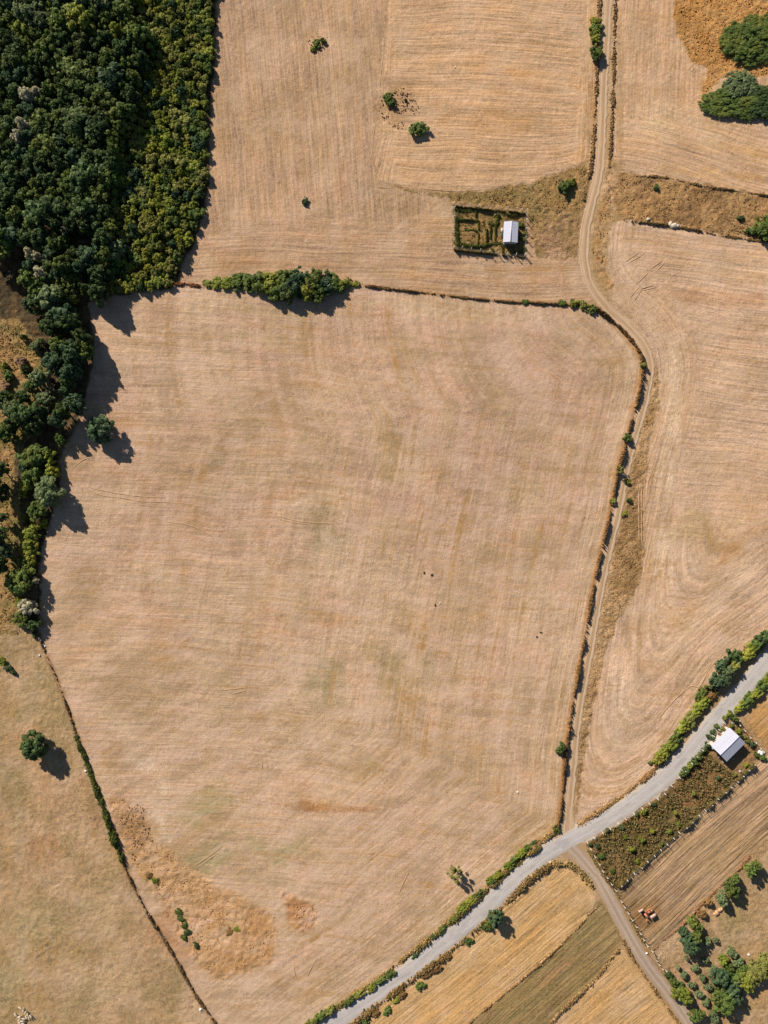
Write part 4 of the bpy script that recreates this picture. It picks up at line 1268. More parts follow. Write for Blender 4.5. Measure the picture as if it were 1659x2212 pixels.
hedge6 = [
    (300, 60, 110, 'mid', 5, 'tree', 'green tree at the top of the strip below the belt'), (450, 60, 70, 'yellow', 4, 'bush', 'yellow-green shrub at the top right of the strip'),
    (220, 150, 60, 'bluegreen', 4, 'bush', 'blue-green shrub on the left of the strip'), (290, 220, 105, 'mid', 4.5, 'bush', 'broad green shrub in the upper strip'),
    (470, 210, 75, 'yellow', 4, 'bush', 'yellow-green shrub on the right of the upper strip'), (230, 350, 75, 'yellow', 3, 'bush', 'yellow-green shrub left of the big round tree'),
    (430, 390, 135, 'grey', 8.5, 'round', 'big round green tree on the strip casting a large round shadow'), (330, 560, 80, 'mid', 5, 'tree', 'green tree below left of the big round tree'),
    (220, 630, 40, 'yellow', 2, 'bush', 'small yellow-green shrub standing off the strip to the left'), (390, 680, 55, 'yellow', 2.6, 'bush', 'yellow shrub under the big round tree'),
    (280, 770, 85, 'yellow', 3.2, 'bush', 'yellow-green shrub in the narrow middle of the strip'), (260, 880, 95, 'yellow', 3.2, 'bush', 'broad yellow-green shrub in the strip middle'),
    (260, 990, 90, 'yellow', 3.2, 'bush', 'yellow-green shrub above the round tree in the lower strip'), (240, 1080, 70, 'mid', 4, 'bush', 'green shrub touching the lower round tree'),
    (180, 1200, 110, 'mid', 6.5, 'tree', 'round green tree in the lower part of the strip'), (330, 1195, 32, 'pale', 4, 'bush', 'tiny pale shrub right of the lower round tree'),
    (250, 1440, 75, 'pale', 4.5, 'tree', 'pale grey-green tree near the lower end of the strip'), (205, 1540, 80, 'mid', 3.4, 'bush', 'green shrub at the lower end of the strip'),
    (300, 1600, 70, 'dark', 3.2, 'bush', 'dark shrub at the very end of the strip'), (190, 1390, 50, 'yellow', 2.4, 'bush', 'small yellow-green shrub left of the pale tree'),
    (310, 1700, 26, 'dark', 1.2, 'bush', 'tiny dark shrub where the strip meets the wall'),
    (5, 620, 40, 'grey', 7, 'tree', 'grey-green tree cut by the left edge, upper'), (35, 930, 65, 'grey', 8, 'tree', 'grey-green tree cut by the left edge, lower'), (-30, 800, 70, 'dark', 9, 'tree', 'dark tree at the left edge throwing shade on the strip'),
    (-40, 1080, 80, 'dark', 9, 'tree', 'dark tree at the left edge beside the lower round tree'), (-30, 380, 80, 'dark', 9, 'tree', 'dark tree at the left edge beside the big round tree'), (-30, 200, 70, 'dark', 9, 'tree', 'dark tree at the left edge at the strip top'),
    (60, 2000, 34, 'grey', 1.5, 'bush', 'pale grey shrub at left edge of the pasture'), (110, 2040, 26, 'dark', 1.4, 'bush', 'small dark shrub beside the pale grey one in the pasture'), (10, 1940, 40, 'yellow', 1.8, 'bush', 'yellow-green shrub at the left edge of the pasture'),
]
for (u, v, r, fol, h, kd, lab) in special:
    plant(u, v, r, fol, lab, 'tree' if kd != 'bush' else 'shrub', kd, h)
    placed.append((u, v, r * 0.8))
for (x, y, r, fol, h, lab) in belt:
    u, v = W5(x, y)
    kd = 'tree' if h > 3.9 else 'bush'
    plant(u, v, r * 0.135 * (1.25 if kd == 'tree' else 1.1), fol, lab, 'tree' if kd == 'tree' else 'shrub', kd, h)
    placed.append((u, v, r * 0.11))
for (x, y, r, fol, h, kd, lab) in hedge6:
    u, v = W6(x, y)
    plant(u, v, r * 0.2364 * 1.05, fol, lab, 'tree' if kd in ('tree', 'round') else 'shrub', kd, h)
    placed.append((u, v, r * 0.2))

WOODT, THICK = [], []
tries = 0
ntree = 0
while tries < 9000 and ntree < 240:
    tries += 1
    u, v = random.uniform(-60, 330), random.uniform(-60, 640)
    if u > split_u(v) - 6:
        continue
    if v > 560 and u > 230:
        continue
    r = random.choice([15, 18, 21, 24, 28, 33] if tries < 2500 else [12, 14, 17])
    if 455 + 0.25 * u < v < 545 and 130 < u < 240:
        continue          # the dark gap
    if v > 520 and u < 60:
        continue          # shaded opening by the left edge
    if not free(u, v, r, 0.72):
        continue
    top = v < 70
    fol = random.choice(['mid', 'mid', 'yellow', 'dark', 'grey'] if top else ['dark', 'dark', 'dark', 'bluegreen', 'mid', 'mid'])
    h = random.uniform(5.6, 7.4) + r * 0.08
    where = ('upper' if v < 220 else 'middle' if v < 400 else 'lower')
    word = {'mid': 'green', 'dark': 'dark green', 'yellow': 'yellow-green', 'grey': 'grey-green', 'bluegreen': 'blue-green'}[fol]
    o = plant(u, v, r * 1.12, fol, '%s broadleaf tree crowded in the %s part of the tall wood' % (word, where), 'tree', 'tree', h, '%s trees in the %s tall wood' % (word, where))
    WOODT.append((u, v, word, o))
    placed.append((u, v, r))
    ntree += 1
tries = 0
nb = 0
while tries < 16000 and nb < 300:
    tries += 1
    u, v = random.uniform(180, 470), random.uniform(-60, 632)
    if not in_poly(u + 12, v + 6, WOOD) or u < split_u(v) + 4:
        continue
    r = random.choice([9, 10, 12, 14, 16])
    if not free(u, v, r, 0.66):
        continue
    fol = random.choice(['yellow', 'yellow', 'yellow', 'lime', 'mid', 'lime'] if random.random() < 0.9 else ['bluegreen', 'dark'])
    if u > 420 and random.random() < .4:
        fol = 'mid'
    h = random.uniform(2.6, 3.6) + (0.7 if fol in ('dark', 'bluegreen') else 0)
    if u > 400 or v > 560:
        h *= 0.78
    where = ('upper' if v < 220 else 'middle' if v < 420 else 'lower')
    word = {'mid': 'green', 'yellow': 'yellow-green', 'lime': 'bright lime', 'dark': 'dark green', 'bluegreen': 'blue-green'}[fol]
    o = plant(u, v, r * 1.25, fol, '%s young bushy tree in the %s part of the low thicket' % (word, where), 'tree', 'bush', h, '%s young trees in the %s thicket' % (word, where), name='young_tree')
    THICK.append((u, v, word, o))
    placed.append((u, v, r))
    nb += 1


def row_labels(items, what, step):
    rows = {}
    for it in items:
        rows.setdefault(int((it[1] + 60) // step), []).append(it)
    for k, key in enumerate(sorted(rows)):
        for i, (u, v, word, o) in enumerate(sorted(rows[key], key=lambda t: t[0])):
            o['label'] = '%s %s, %s from left in the %s row of the %s' % (word, what[0], ORD[i], ORD[k], what[1])


row_labels(WOODT, ('tree', 'tall wood'), 44)
row_labels(THICK, ('young tree', 'low thicket'), 34)

# --- single trees and shrubs in the fields
singles = [
    (215, 926, 28, 'bluegreen', 'round', 7.0, 'round lone tree just off the belt, at the left edge of the main field'),
    (70, 1613, 29, 'dark', 'round', 7.6, 'dark round lone tree in the pasture at lower left'),
    (985, 1888, 17, 'lime', 'airy', 5.2, 'thin yellow-green lone tree in the lower right of the main field'),
    (976, 1878, 8, 'lime', 'airy', 4.6, 'sparse side shoot of the thin lone tree in the main field'),
    (1072, 1988, 15, 'bluegreen', 'tree', 5.6, 'dark green tree on the bank below the paved road'),
    (1054, 2000, 9, 'mid', 'bush', 2.0, 'small shrub left of the dark green bank tree'),
    (684, 93, 9, 'mid', 'bush', 1.1, 'yellow-green shrub in the upper left brown field'), (697, 86, 7, 'mid', 'bush', 1.2, 'small shrub attached at right of the upper field shrub'), (676, 105, 6, 'yellow', 'bush', .9, 'tiny shrub below the upper field shrub'),
    (838, 210, 10, 'mid', 'bush', 1.6, 'yellow-green shrub on the line between the two northern fields'), (846, 224, 9, 'mid', 'bush', 1.6, 'green shrub touching the one on the line between fields'), (876, 217, 4, 'dark', 'bush', .8, 'tiny dark shrub right of the field-line shrubs'),
    (904, 279, 19, 'mid', 'bush', 2.2, 'round bushy shrub alone in the upper middle field'),
    (658, 434, 8, 'bluegreen', 'bush', 1.3, 'small dark shrub alone in the brown field above the green hedge'),
    (1220, 402, 15, 'mid', 'bush', 2.4, 'round green shrub on rough ground above the garden'), (1236, 392, 9, 'yellow', 'bush', 1.6, 'small shrub beside the round one above the garden'),
    (1290, 113, 15, 'mid', 'bush', 2.6, 'round shrub on the left side of the upper track'), (1288, 45, 12, 'yellow', 'bush', 1.8, 'yellow-green shrub at the top of the upper track'), (1287, 62, 13, 'mid', 'bush', 1.9, 'green shrub second from the top of the upper track'), (1289, 80, 12, 'yellow', 'bush', 1.7, 'yellow-green shrub just above the round track shrub'),
    (1391, 787, 7, 'lime', 'bush', 2.2, 'bright small shrub on the bend of the track'), (1356, 946, 11, 'mid', 'bush', 2.0, 'green shrub on the bank halfway along the track'), (1340, 1014, 9, 'lime', 'airy', 3.4, 'thin light green sapling on the track bank'),
    (1325, 1082, 8, 'lime', 'bush', 1.2, 'small light shrub below the sapling on the bank'), (1360, 1080, 6, 'mid', 'bush', 1.1, 'tiny round shrub right of the track'), (1356, 1040, 7, 'yellow', 'bush', .9, 'low shrub in the shade of the sapling'), (1350, 1110, 7, 'yellow', 'bush', .7, 'low yellowish shrub right of the track below the tiny round one'),
    (1213, 1618, 12, 'dark', 'bush', 2.6, 'dark round shrub on the bank low along the track'), (1202, 1792, 9, 'mid', 'bush', 1.2, 'shrub at the corner of track and paved road'),
    (1648, 492, 26, 'mid', 'bush', 3.0, 'green bush cut by the right edge below the rough strip'),
    (1617, 498, 8, 'dark', 'bush', 1.1, 'tiny dark shrub left of the bush at the right edge'), (1600, 470, 7, 'dark', 'bush', 1.0, 'tiny dark shrub on the rough strip'), (1418, 405, 7, 'dark', 'bush', .9, 'tiny shrub high on the rough strip'),
    (1240, 655, 10, 'yellow', 'bush', 1.2, 'yellow-green shrub at the right end of the field bank'), (1262, 660, 11, 'lime', 'bush', 1.4, 'bright shrub beside the track at the bank end'), (1280, 668, 9, 'mid', 'bush', 1.3, 'last green shrub of the bank at the track bend'), (1135, 652, 7, 'mid', 'bush', .7, 'low green shrub midway on the field bank'), (1215, 654, 8, 'mid', 'bush', .9, 'low shrub left of the shrubs at the bank end'),
    (933, 1242, 2.52, 'dark', 'bush', .45, 'tiny dark plant in the middle of the main field, right one'), (916, 1237, 2.1, 'dark', 'bush', .4, 'tiny dark plant in the middle of the main field, left one'), (940, 1307, 2.1, 'dark', 'bush', .4, 'tiny dark plant below the pair in the main field'), (1169, 1366, 2.24, 'dark', 'bush', .4, 'tiny dark plant in the right of the main field'), (1160, 1376, 1.82, 'dark', 'bush', .35, 'smallest dark plant beside the one in the right of the main field'),
    (386, 1970, 8, 'mid', 'bush', .6, 'topmost green shrub of the row in the rough corner'), (390, 1985, 8, 'mid', 'bush', .6, 'second green shrub in the row in the rough corner'), (398, 2000, 8, 'mid', 'bush', .6, 'third green shrub in the row in the rough corner'), (404, 2014, 8, 'dark', 'bush', .7, 'fourth green shrub in the row in the rough corner'), (397, 2026, 7, 'mid', 'bush', .8, 'fifth green shrub in the row in the rough corner'), (423, 2042, 7, 'dark', 'bush', .8, 'lone green shrub below the row in the rough corner'),
    (322, 1890, 7, 'rust', 'bush', .5, 'olive shrub beside the wall at lower left'), (335, 1902, 8, 'yellow', 'bush', .45, 'second olive shrub beside the wall at lower left'), (495, 2012, 8, 'rust', 'bush', .4, 'olive shrub in the orange rough corner'), (512, 2006, 7, 'yellow', 'bush', .35, 'second olive shrub in the orange rough corner'),
]
for (u, v, r, fol, kd, h, lab) in singles:
    plant(u, v, r * 1.08, fol, lab, 'tree' if kd in ('tree', 'round', 'airy') else 'shrub', kd, h)

# broad bramble masses at upper right
plant(1634, 84, 86, 'mid', 'largest dark green bramble mass at the top right corner', 'shrub', 'sprawl', 2.6, ratio=0.68, rot=0.15)
plant(1590, 76, 40, 'mid', 'left shoulder of the top bramble mass at upper right', 'shrub', 'sprawl', 2.0, ratio=0.8, rot=0.5)
plant(1606, 220, 98, 'mid', 'broad dark bramble mass below the top right one', 'shrub', 'sprawl', 2.2, ratio=0.46, rot=0.0)
plant(1600, 186, 48, 'grey', 'grey-green upper hump of the second bramble mass', 'shrub', 'sprawl', 2.8, ratio=0.8, rot=0.4)
plant(1658, 222, 70, 'dark', 'right end of the second bramble mass at the right edge', 'shrub', 'sprawl', 2.4, ratio=0.6, rot=0.0)

# hedge between the two fields
hl = [(448, 612, 9, 'lime', .8), (468, 612, 11, 'yellow', 1.1), (490, 611, 12, 'yellow', 1.3), (512, 611, 14, 'mid', 1.7), (535, 609, 17, 'mid', 2.2), (560, 610, 20, 'mid', 3.0), (585, 612, 22, 'yellow', 3.4), (600, 628, 18, 'mid', 3.6),
      (612, 606, 22, 'mid', 3.8), (630, 626, 22, 'dark', 4.2), (645, 606, 23, 'bluegreen', 4.4), (662, 628, 20, 'yellow', 3.8), (676, 608, 22, 'mid', 4.2), (690, 630, 18, 'mid', 3.6), (702, 612, 20, 'bluegreen', 3.8), (722, 612, 17, 'mid', 2.6), (735, 616, 13, 'yellow', 2.0), (752, 612, 9, 'lime', 1.2), (768, 614, 7, 'yellow', .8)]
for i, (u, v, r, fol, h) in enumerate(hl):
    plant(u, v, r * 1.3, fol, '%s shrub from the left in the green hedge above the main field' % ORD[i], 'shrub', 'bush', h, 'shrubs of the hedge above the main field', name='hedge_shrub')

# roadside shrubs, main-field side of the paved road, from the track junction downhill
Q = lambda x, y: (627 + x * 0.27, 1763.5 + y * 0.27)
Q2 = lambda x, y: (1061.7 + x * 0.27, 1679.9 + y * 0.27)
HK = 0.72
rs = [(*Q2(340, 520), 8, 'dark', .9), (*Q2(285, 565), 11, 'mid', 1.3), (*Q2(235, 610), 13, 'yellow', 1.7), (*Q2(185, 655), 13, 'mid', 1.9), (*Q2(135, 705), 13, 'yellow', 1.8), (*Q2(50, 790), 14, 'yellow', 1.7), (*Q2(15, 830), 12, 'mid', 1.5), (*Q(1600, 510), 12, 'yellow', 1.3),
      (*Q(1510, 625), 13, 'mid', 1.5), (*Q(1445, 680), 15, 'yellow', 1.6), (*Q(1380, 735), 16, 'yellow', 1.7), (*Q(1310, 820), 13, 'mid', 1.4), (*Q(1215, 910), 12, 'mid', 1.3), (*Q(1150, 960), 10, 'dark', 1.1), (*Q(1000, 1115), 9, 'dark', .9),
      (*Q(800, 1265), 13, 'mid', 1.5), (*Q(725, 1315), 15, 'mid', 1.6), (*Q(650, 1375), 13, 'yellow', 1.5), (*Q(545, 1425), 14, 'lime', 1.7), (*Q(475, 1480), 14, 'mid', 1.7), (*Q(310, 1555), 15, 'lime', 2.0), (*Q(240, 1600), 17, 'mid', 2.1), (*Q(165, 1650), 13, 'lime', 1.7)]
for i, (u, v, r, fol, h) in enumerate(rs):
    plant(u, v, r * 1.15, fol, '%s shrub from the track junction along the main-field side of the paved road' % ORD[i], 'shrub', 'bush', h * HK, 'shrubs on the main-field side of the road', name='roadside_shrub', ratio=0.62, rot=math.radians(38) + random.choice((0, math.pi)))
rs2 = [(*Q(1620, 830), 12, 'mid', 1.8), (*Q(1555, 885), 11, 'dark', 1.4), (*Q(1430, 1005), 11, 'mid', 1.3), (*Q(1270, 1130), 9, 'rust', .9), (*Q(1170, 1225), 12, 'rust', 1.3), (*Q(1090, 1270), 11, 'rust', 1.1), (*Q(1040, 1360), 13, 'mid', 1.5), (*Q(900, 1430), 12, 'rust', 1.1),
       (*Q(850, 1470), 10, 'yellow', 1.0), (*Q(775, 1560), 11, 'mid', 1.2), (*Q(690, 1580), 11, 'rust', 1.0), (*Q(600, 1640), 12, 'mid', 1.2)]
for i, (u, v, r, fol, h) in enumerate(rs2):
    plant(u, v, r * 1.08, fol, '%s shrub down the bank between the paved road and the golden field' % ORD[i], 'shrub', 'bush', h * HK, 'shrubs on the lower bank of the road', name='roadside_shrub', ratio=0.65, rot=math.radians(38))
Q4 = lambda x, y: (1136.3 + x * 0.315, 1269.2 + y * 0.315)
rs3 = [(900, 1180, 34, 'yellow', 1.4), (935, 1150, 52, 'yellow', 2.0), (985, 1090, 52, 'yellow', 2.0), (1030, 1030, 46, 'mid', 1.9), (1075, 960, 48, 'yellow', 1.9), (1125, 910, 55, 'lime', 2.1), (1165, 850, 52, 'yellow', 2.0), (1210, 790, 55, 'yellow', 2.1), (1205, 730, 46, 'mid', 2.0), (1262, 745, 36, 'rust', 1.5),
       (1300, 645, 56, 'bluegreen', 3.0), (1345, 525, 44, 'bluegreen', 3.0), (1385, 600, 56, 'grey', 3.4), (1435, 470, 50, 'dark', 3.2), (1440, 530, 38, 'lime', 3.6), (1530, 440, 60, 'yellow', 2.2), (1580, 400, 60, 'mid', 2.2), (1640, 345, 60, 'dark', 2.8), (1700, 290, 60, 'yellow', 2.4)]
for i, (x, y, r, fol, h) in enumerate(rs3):
    u, v = Q4(x, y)
    plant(u, v, r * 0.315 * 1.3, fol, '%s shrub going up the upper side of the paved road at right' % ORD[i], 'shrub', 'bush', h, 'shrubs on the upper side of the road', name='roadside_shrub', ratio=0.7 if fol in ('yellow', 'lime', 'mid') else 0.85, rot=math.radians(50) + random.choice((0, math.pi)))
rs4 = [(1470, 815, 42, 'yellow', 1.7), (1520, 775, 46, 'mid', 1.9), (1570, 730, 48, 'yellow', 1.9), (1620, 680, 50, 'mid', 2.0), (1670, 620, 52, 'yellow', 2.0), (1730, 560, 52, 'mid', 2.0)]
for i, (x, y, r, fol, h) in enumerate(rs4):
    u, v = Q4(x, y)
    plant(u, v, r * 0.315 * 1.4, fol, '%s shrub of the clipped hedge below the paved road at right edge' % ORD[i], 'shrub', 'bush', h, 'hedge below the road at right edge', name='hedge_shrub', ratio=0.62, rot=math.radians(45))

HEDGE_G = [(88, 92, 42), (70, 78, 36), (112, 104, 52), (140, 116, 66), (170, 132, 80)]
bank('hedge_undergrowth', 'low green growth under the shrubs on the main-field side of the road, upper stretch', 'hedge', [(1165, 1828), (1110, 1872), (1065, 1915)], 1.2, 0.8, HEDGE_G, 12)
bank('hedge_undergrowth', 'low green growth under the shrubs on the main-field side of the road, lower stretch', 'hedge', [(1050, 1925), (1000, 1970), (940, 2020), (900, 2055)], 1.2, 0.8, HEDGE_G, 12)
bank('hedge_undergrowth', 'low green growth under the last shrubs near the bottom edge of the road', 'hedge', [(848, 2095), (800, 2128), (750, 2162), (690, 2200)], 1.2, 0.8, HEDGE_G, 12)
bank('hedge_undergrowth', 'low green growth under the shrubs on the upper side of the road at right', 'hedge', [(1418, 1645), (1470, 1590), (1510, 1530), (1545, 1480), (1600, 1415), (1655, 1370)], 2.0, 1.0, HEDGE_G, 18)

# shrubs in the house yard and the weedy plot
Q7 = lambda x, y: (1455.9 + x * 0.1224, 1530.5 + y * 0.1224)
yard = [(980, 100, 60, 'yellow', 1.6), (1070, 170, 70, 'mid', 2.2), (900, 170, 50, 'yellow', 1.2), (760, 320, 50, 'mid', 1.2), (690, 420, 55, 'dark', 1.3), (620, 500, 50, 'dark', 1.3), (850, 370, 52, 'lime', 1.5), (720, 560, 60, 'bluegreen', 1.5), (600, 650, 60, 'dark', 1.4), (520, 740, 60, 'dark', 1.4),
        (440, 850, 68, 'mid', 1.7), (370, 940, 70, 'mid', 1.8), (290, 1020, 70, 'yellow', 1.7), (220, 1100, 68, 'mid', 1.7), (150, 1160, 60, 'mid', 1.5), (1150, 400, 52, 'yellow', 1.3), (1180, 480, 45, 'dark', 1.2), (1250, 510, 45, 'lime', 1.0), (1300, 580, 45, 'mid', 1.1), (1365, 630, 55, 'bluegreen', 1.3),
        (1450, 810, 50, 'mid', 1.2), (1570, 870, 60, 'mid', 1.3), (1270, 1000, 45, 'yellow', 1.0), (1080, 1170, 35, 'yellow', .8), (1020, 310, 45, 'mid', 1.0)]
for i, (x, y, r, fol, h) in enumerate(yard):
    u, v = Q7(x, y)
    plant(u, v, r * 0.1224 * 1.05, fol, '%s yard shrub counted from the top corner around the white-roofed house by the road' % ORD[i], 'shrub', 'bush', h, 'shrubs around the roadside house', name='yard_shrub')
Q9 = lambda x, y: (1239.4 + x * 0.2529, 1642.5 + y * 0.2529)
wp = [(670, 605, 26, 'lime', 1.3), (585, 680, 30, 'lime', 1.5), (495, 755, 30, 'lime', 1.9), (600, 440, 34, 'yellow', 1.4), (685, 380, 22, 'dark', 1.1), (540, 460, 22, 'dark', 1.0), (410, 570, 26, 'grey', 1.0), (290, 600, 26, 'dark', 1.0), (200, 730, 30, 'bluegreen', 1.0), (140, 720, 22, 'dark', .9),
      (240, 820, 40, 'mid', .9), (820, 610, 28, 'lime', 1.4), (900, 545, 30, 'yellow', 1.2), (870, 450, 20, 'lime', 1.9), (1025, 285, 20, 'lime', 1.9), (1235, 150, 24, 'dark', 1.2), (540, 860, 30, 'yellow', .9), (750, 715, 22, 'mid', 1.1), (340, 660, 20, 'rust', .8), (1180, 300, 20, 'rust', .8), (440, 655, 22, 'yellow', .9), (330, 940, 26, 'mid', .9)]
for i, (x, y, r, fol, h) in enumerate(wp):
    u, v = Q9(x, y)
    word = {'lime': 'yellow-green', 'yellow': 'olive', 'dark': 'dark', 'grey': 'grey-green', 'bluegreen': 'blue-green', 'mid': 'green', 'rust': 'rusty'}[fol]
    plant(u, v, r * 0.2529 * 0.9, {'lime': 'yellow'}.get(fol, fol), '%s plant standing in the weedy plot, %s of those listed from its middle outwards' % (word, ORD[i]), 'plant', 'bush', h, 'taller plants in the weedy plot', name='tall_weed')

# orchard
Q8 = lambda x, y: (1329 + x * 0.1989, 1866.5 + y * 0.1989)
orch = [(1485, 85, 62, 'mid', 5, 'top right orchard tree'), (1545, 20, 45, 'mid', 5, 'orchard tree at the very top right, throwing a long shadow'), (1282, 285, 78, 'mid', 5.2, 'large tree above the rock heap'), (1310, 175, 46, 'mid', 4.6, 'smaller tree touching the top of the large tree above the rock heap'), (1165, 385, 62, 'grey', 4.4, 'grey-green round tree beside the rock heap'),
        (1010, 420, 40, 'rust', 2.2, 'thin reddish tree by the earth bank, upper'), (945, 545, 42, 'rust', 2.0, 'thin reddish tree by the earth bank, lower'), (850, 640, 58, 'mid', 3.8, 'light green tree in the centre of the orchard top'), (905, 695, 40, 'mid', 3.4, 'light green tree right below the one at the orchard top'), (740, 735, 42, 'bluegreen', 4, 'upper left tree of the dark central clump'),
        (785, 800, 50, 'bluegreen', 4.6, 'middle tree of the dark central clump'), (830, 880, 95, 'bluegreen', 5.4, 'largest tree of the dark central clump'), (880, 800, 55, 'mid', 5, 'right tree of the dark central clump'),
        (1005, 845, 42, 'grey', 2.0, 'first olive tree below the central clump'), (1095, 830, 28, 'grey', 1.6, 'small olive right of the first one'), (985, 1050, 36, 'grey', 2.0, 'olive tree in the shade of the central clump'), (1270, 965, 52, 'grey', 2.8, 'grey-green tree at the head of the right row'), (1340, 1075, 46, 'grey', 2.6, 'second tree of the right row'), (1395, 1130, 46, 'mid', 2.8, 'third tree of the right row'),
        (1180, 1060, 55, 'yellow', 3.0, 'yellow-green tree above the big green clump'), (1245, 1150, 55, 'mid', 3.2, 'tree between the yellow-green one and the willowy mass'), (1150, 1240, 88, 'bluegreen', 4.6, 'broad tree at the top of the big green clump'), (1325, 1250, 62, 'mid', 3.8, 'tree at right of the broad tree in the big clump'), (1280, 1370, 85, 'bluegreen', 4.8, 'middle tree of the big green clump'),
        (1130, 1440, 75, 'mid', 4.6, 'left tree of the big green clump'), (1210, 1510, 105, 'mid', 5.4, 'lowest and largest tree of the big green clump'), (1300, 1460, 80, 'bluegreen', 5, 'right lower tree of the big green clump'),
        (580, 1200, 32, 'dark', 2.2, 'small dark tree at the top of the row beside the lane'), (640, 1280, 48, 'mid', 2.8, 'second tree of the row beside the lane'), (700, 1345, 42, 'dark', 2.8, 'third tree of the row beside the lane'), (735, 1430, 84, 'yellow', 4.4, 'broad yellow-green tree beside the lane'), (890, 1650, 66, 'mid', 4, 'lowest tree beside the lane near the bottom edge'),
        (1090, 1690, 45, 'grey', 2.2, 'grey-green shrub at the bottom edge of the orchard')]
for (x, y, r, fol, h, lab) in orch:
    u, v = Q8(x, y)
    plant(u, v, r * 0.1989 * 1.08, fol, lab + ' of the orchard' if 'orchard' not in lab else lab, 'tree', 'tree', h, None, name='orchard_tree')
for (x, y, r, h, lab) in [(1560, 1180, 150, 5, 'feathery light green tree mass at the lower right edge, middle'), (1440, 1290, 115, 4.6, 'feathery light green tree left of the mass at lower right'), (1630, 1060, 95, 4.6, 'feathery light green tree at the right edge above the mass')]:
    u, v = Q8(x, y)
    plant(u, v, r * 0.1989, 'lime' if x != 1440 else 'yellow', lab, 'tree', 'willow', h)
row1 = [(680, 1120, 26), (745, 1200, 42), (830, 1310, 44), (915, 1415, 46), (985, 1500, 46), (1065, 1620, 48)]
row2 = [(775, 1020, 24), (870, 1130, 42), (950, 1235, 42), (1015, 1335, 46), (1065, 1145, 44)]
for nm, row in (('nearest the lane', row1), ('second from the lane', row2)):
    for i, (x, y, r) in enumerate(row):
        u, v = Q8(x, y)
        plant(u, v, r * 0.1989, 'grey', '%s small grey olive tree from the top in the row %s' % (ORD[i], nm), 'tree', 'bush', 1.9, 'small olive trees in rows', name='olive_tree')

# dead bare tree in the belt
rng = random.Random(4)
segs = [((0, 0, -0.1), 0.16, (0.1, 0.1, 2.0), 0.12)]
for k in range(7):
    a = k * 0.9 + rng.random() * 0.4
    z = 1.4 + 0.25 * (k % 3)
    p1 = (1.1 * math.cos(a), 1.1 * math.sin(a), z + 0.9)
    p2 = (2.1 * math.cos(a + .3), 2.1 * math.sin(a + .3), z + 1.5 + rng.random())
    segs += [((0.08, 0.08, z), 0.08, p1, 0.06), (p1, 0.06, p2, 0.025), (p1, 0.05, (1.7 * math.cos(a - .5), 1.7 * math.sin(a - .5), z + 1.6), 0.02)]
x, y = P(*W5(800, 1220), 2.5)
root = obj('dead_tree', None, None, (x, y, hz1(x, y)))
tag(root, 'bare bleached dead tree with spreading branches in the belt', 'tree')
obj('trunk', tubes_mesh('trunk', segs[:1], M_deadwood), root)
obj('branches', tubes_mesh('branches', segs[1:], M_deadwood, 5), root)


# ------------------------------------------------------------------ green hedge along the lower left wall
bank('wall_hedge', 'narrow green hedge growing along the lower left wall', 'hedge', [(165, 1590), (185, 1640), (205, 1695), (225, 1745)], 1.1, 1.0, [(72, 88, 34), (96, 108, 44), (120, 122, 54), (56, 70, 30)], 16, rsize=0.36)
bank('wall_hedge', 'wider lower part of the green hedge on the lower left wall', 'hedge', [(225, 1745), (238, 1785), (255, 1830), (266, 1858)], 1.5, 1.3, [(72, 88, 34), (96, 108, 44), (120, 122, 54), (56, 70, 30)], 22, rsize=0.4)

# ------------------------------------------------------------------ garden rows
Q6 = lambda x, y: (933.3 + x * 0.135, 410.6 + y * 0.135)
GREEN = [(74, 86, 34), (100, 106, 44), (60, 72, 28), (126, 120, 54)]
for pts, w, h, lab in [([(400, 480), (560, 490), (740, 500)], .45, .7, 'long green row across the upper left of the garden'), ([(395, 470), (390, 620), (400, 760), (420, 880)], .8, .7, 'thick green growth along the left garden fence'),
                       ([(380, 300), (480, 330), (640, 330)], .9, .5, 'dark green bed in the top left garden corner'), ([(530, 650), (640, 645), (720, 670)], .4, .5, 'short green row in the left middle of the garden'),
                       ([(740, 520), (745, 640)], .3, .5, 'short upright green row beside the garden middle'), ([(700, 290), (695, 440)], .4, .6, 'upright green row near the top of the garden'),
                       ([(870, 640), (868, 840)], .35, .6, 'first of three parallel vegetable rows left of the shed'), ([(935, 600), (930, 780)], .35, .6, 'second of three parallel vegetable rows left of the shed'), ([(1010, 580), (1005, 800)], .35, .6, 'third of three parallel vegetable rows, nearest the shed'),
                       ([(420, 880), (620, 900), (820, 900), (1000, 860), (1110, 860)], .7, .6, 'wavy green bed across the bottom of garden'), ([(1040, 420), (1030, 560), (900, 540)], .6, .5, 'green plants above the vegetable rows'), ([(740, 700), (735, 860)], .3, .5, 'upright green row in the lower middle of the garden'),
                       ([(1200, 400), (1280, 420), (1340, 400)], .6, .7, 'green bed above the shed roof'), ([(960, 950), (980, 1000)], .5, .6, 'dark green clump at the bottom of the garden'), ([(1120, 900), (1130, 990)], .5, .6, 'green clump below the shed door corner'), ([(1290, 1010), (1460, 1000), (1470, 900)], .5, .5, 'light green plants in the lower right garden corner')]:
    bank('vegetable_row', lab, 'vegetable row', [Q6(*p) for p in pts], w, h, GREEN, 26, rsize=0.34)
for i, (x, y, r, fol, h) in enumerate([(1430, 560, 45, 'mid', 1.2), (1420, 750, 40, 'lime', 1.0), (1480, 700, 35, 'yellow', .9), (1470, 790, 35, 'lime', .8), (1060, 400, 30, 'dark', .9)]):
    u, v = Q6(x, y)
    plant(u, v, r * 0.135 * 1.1, fol, '%s shrub counted from the upper right inside the small garden' % ORD[i], 'shrub', 'bush', h, 'shrubs inside the small garden', name='garden_shrub')


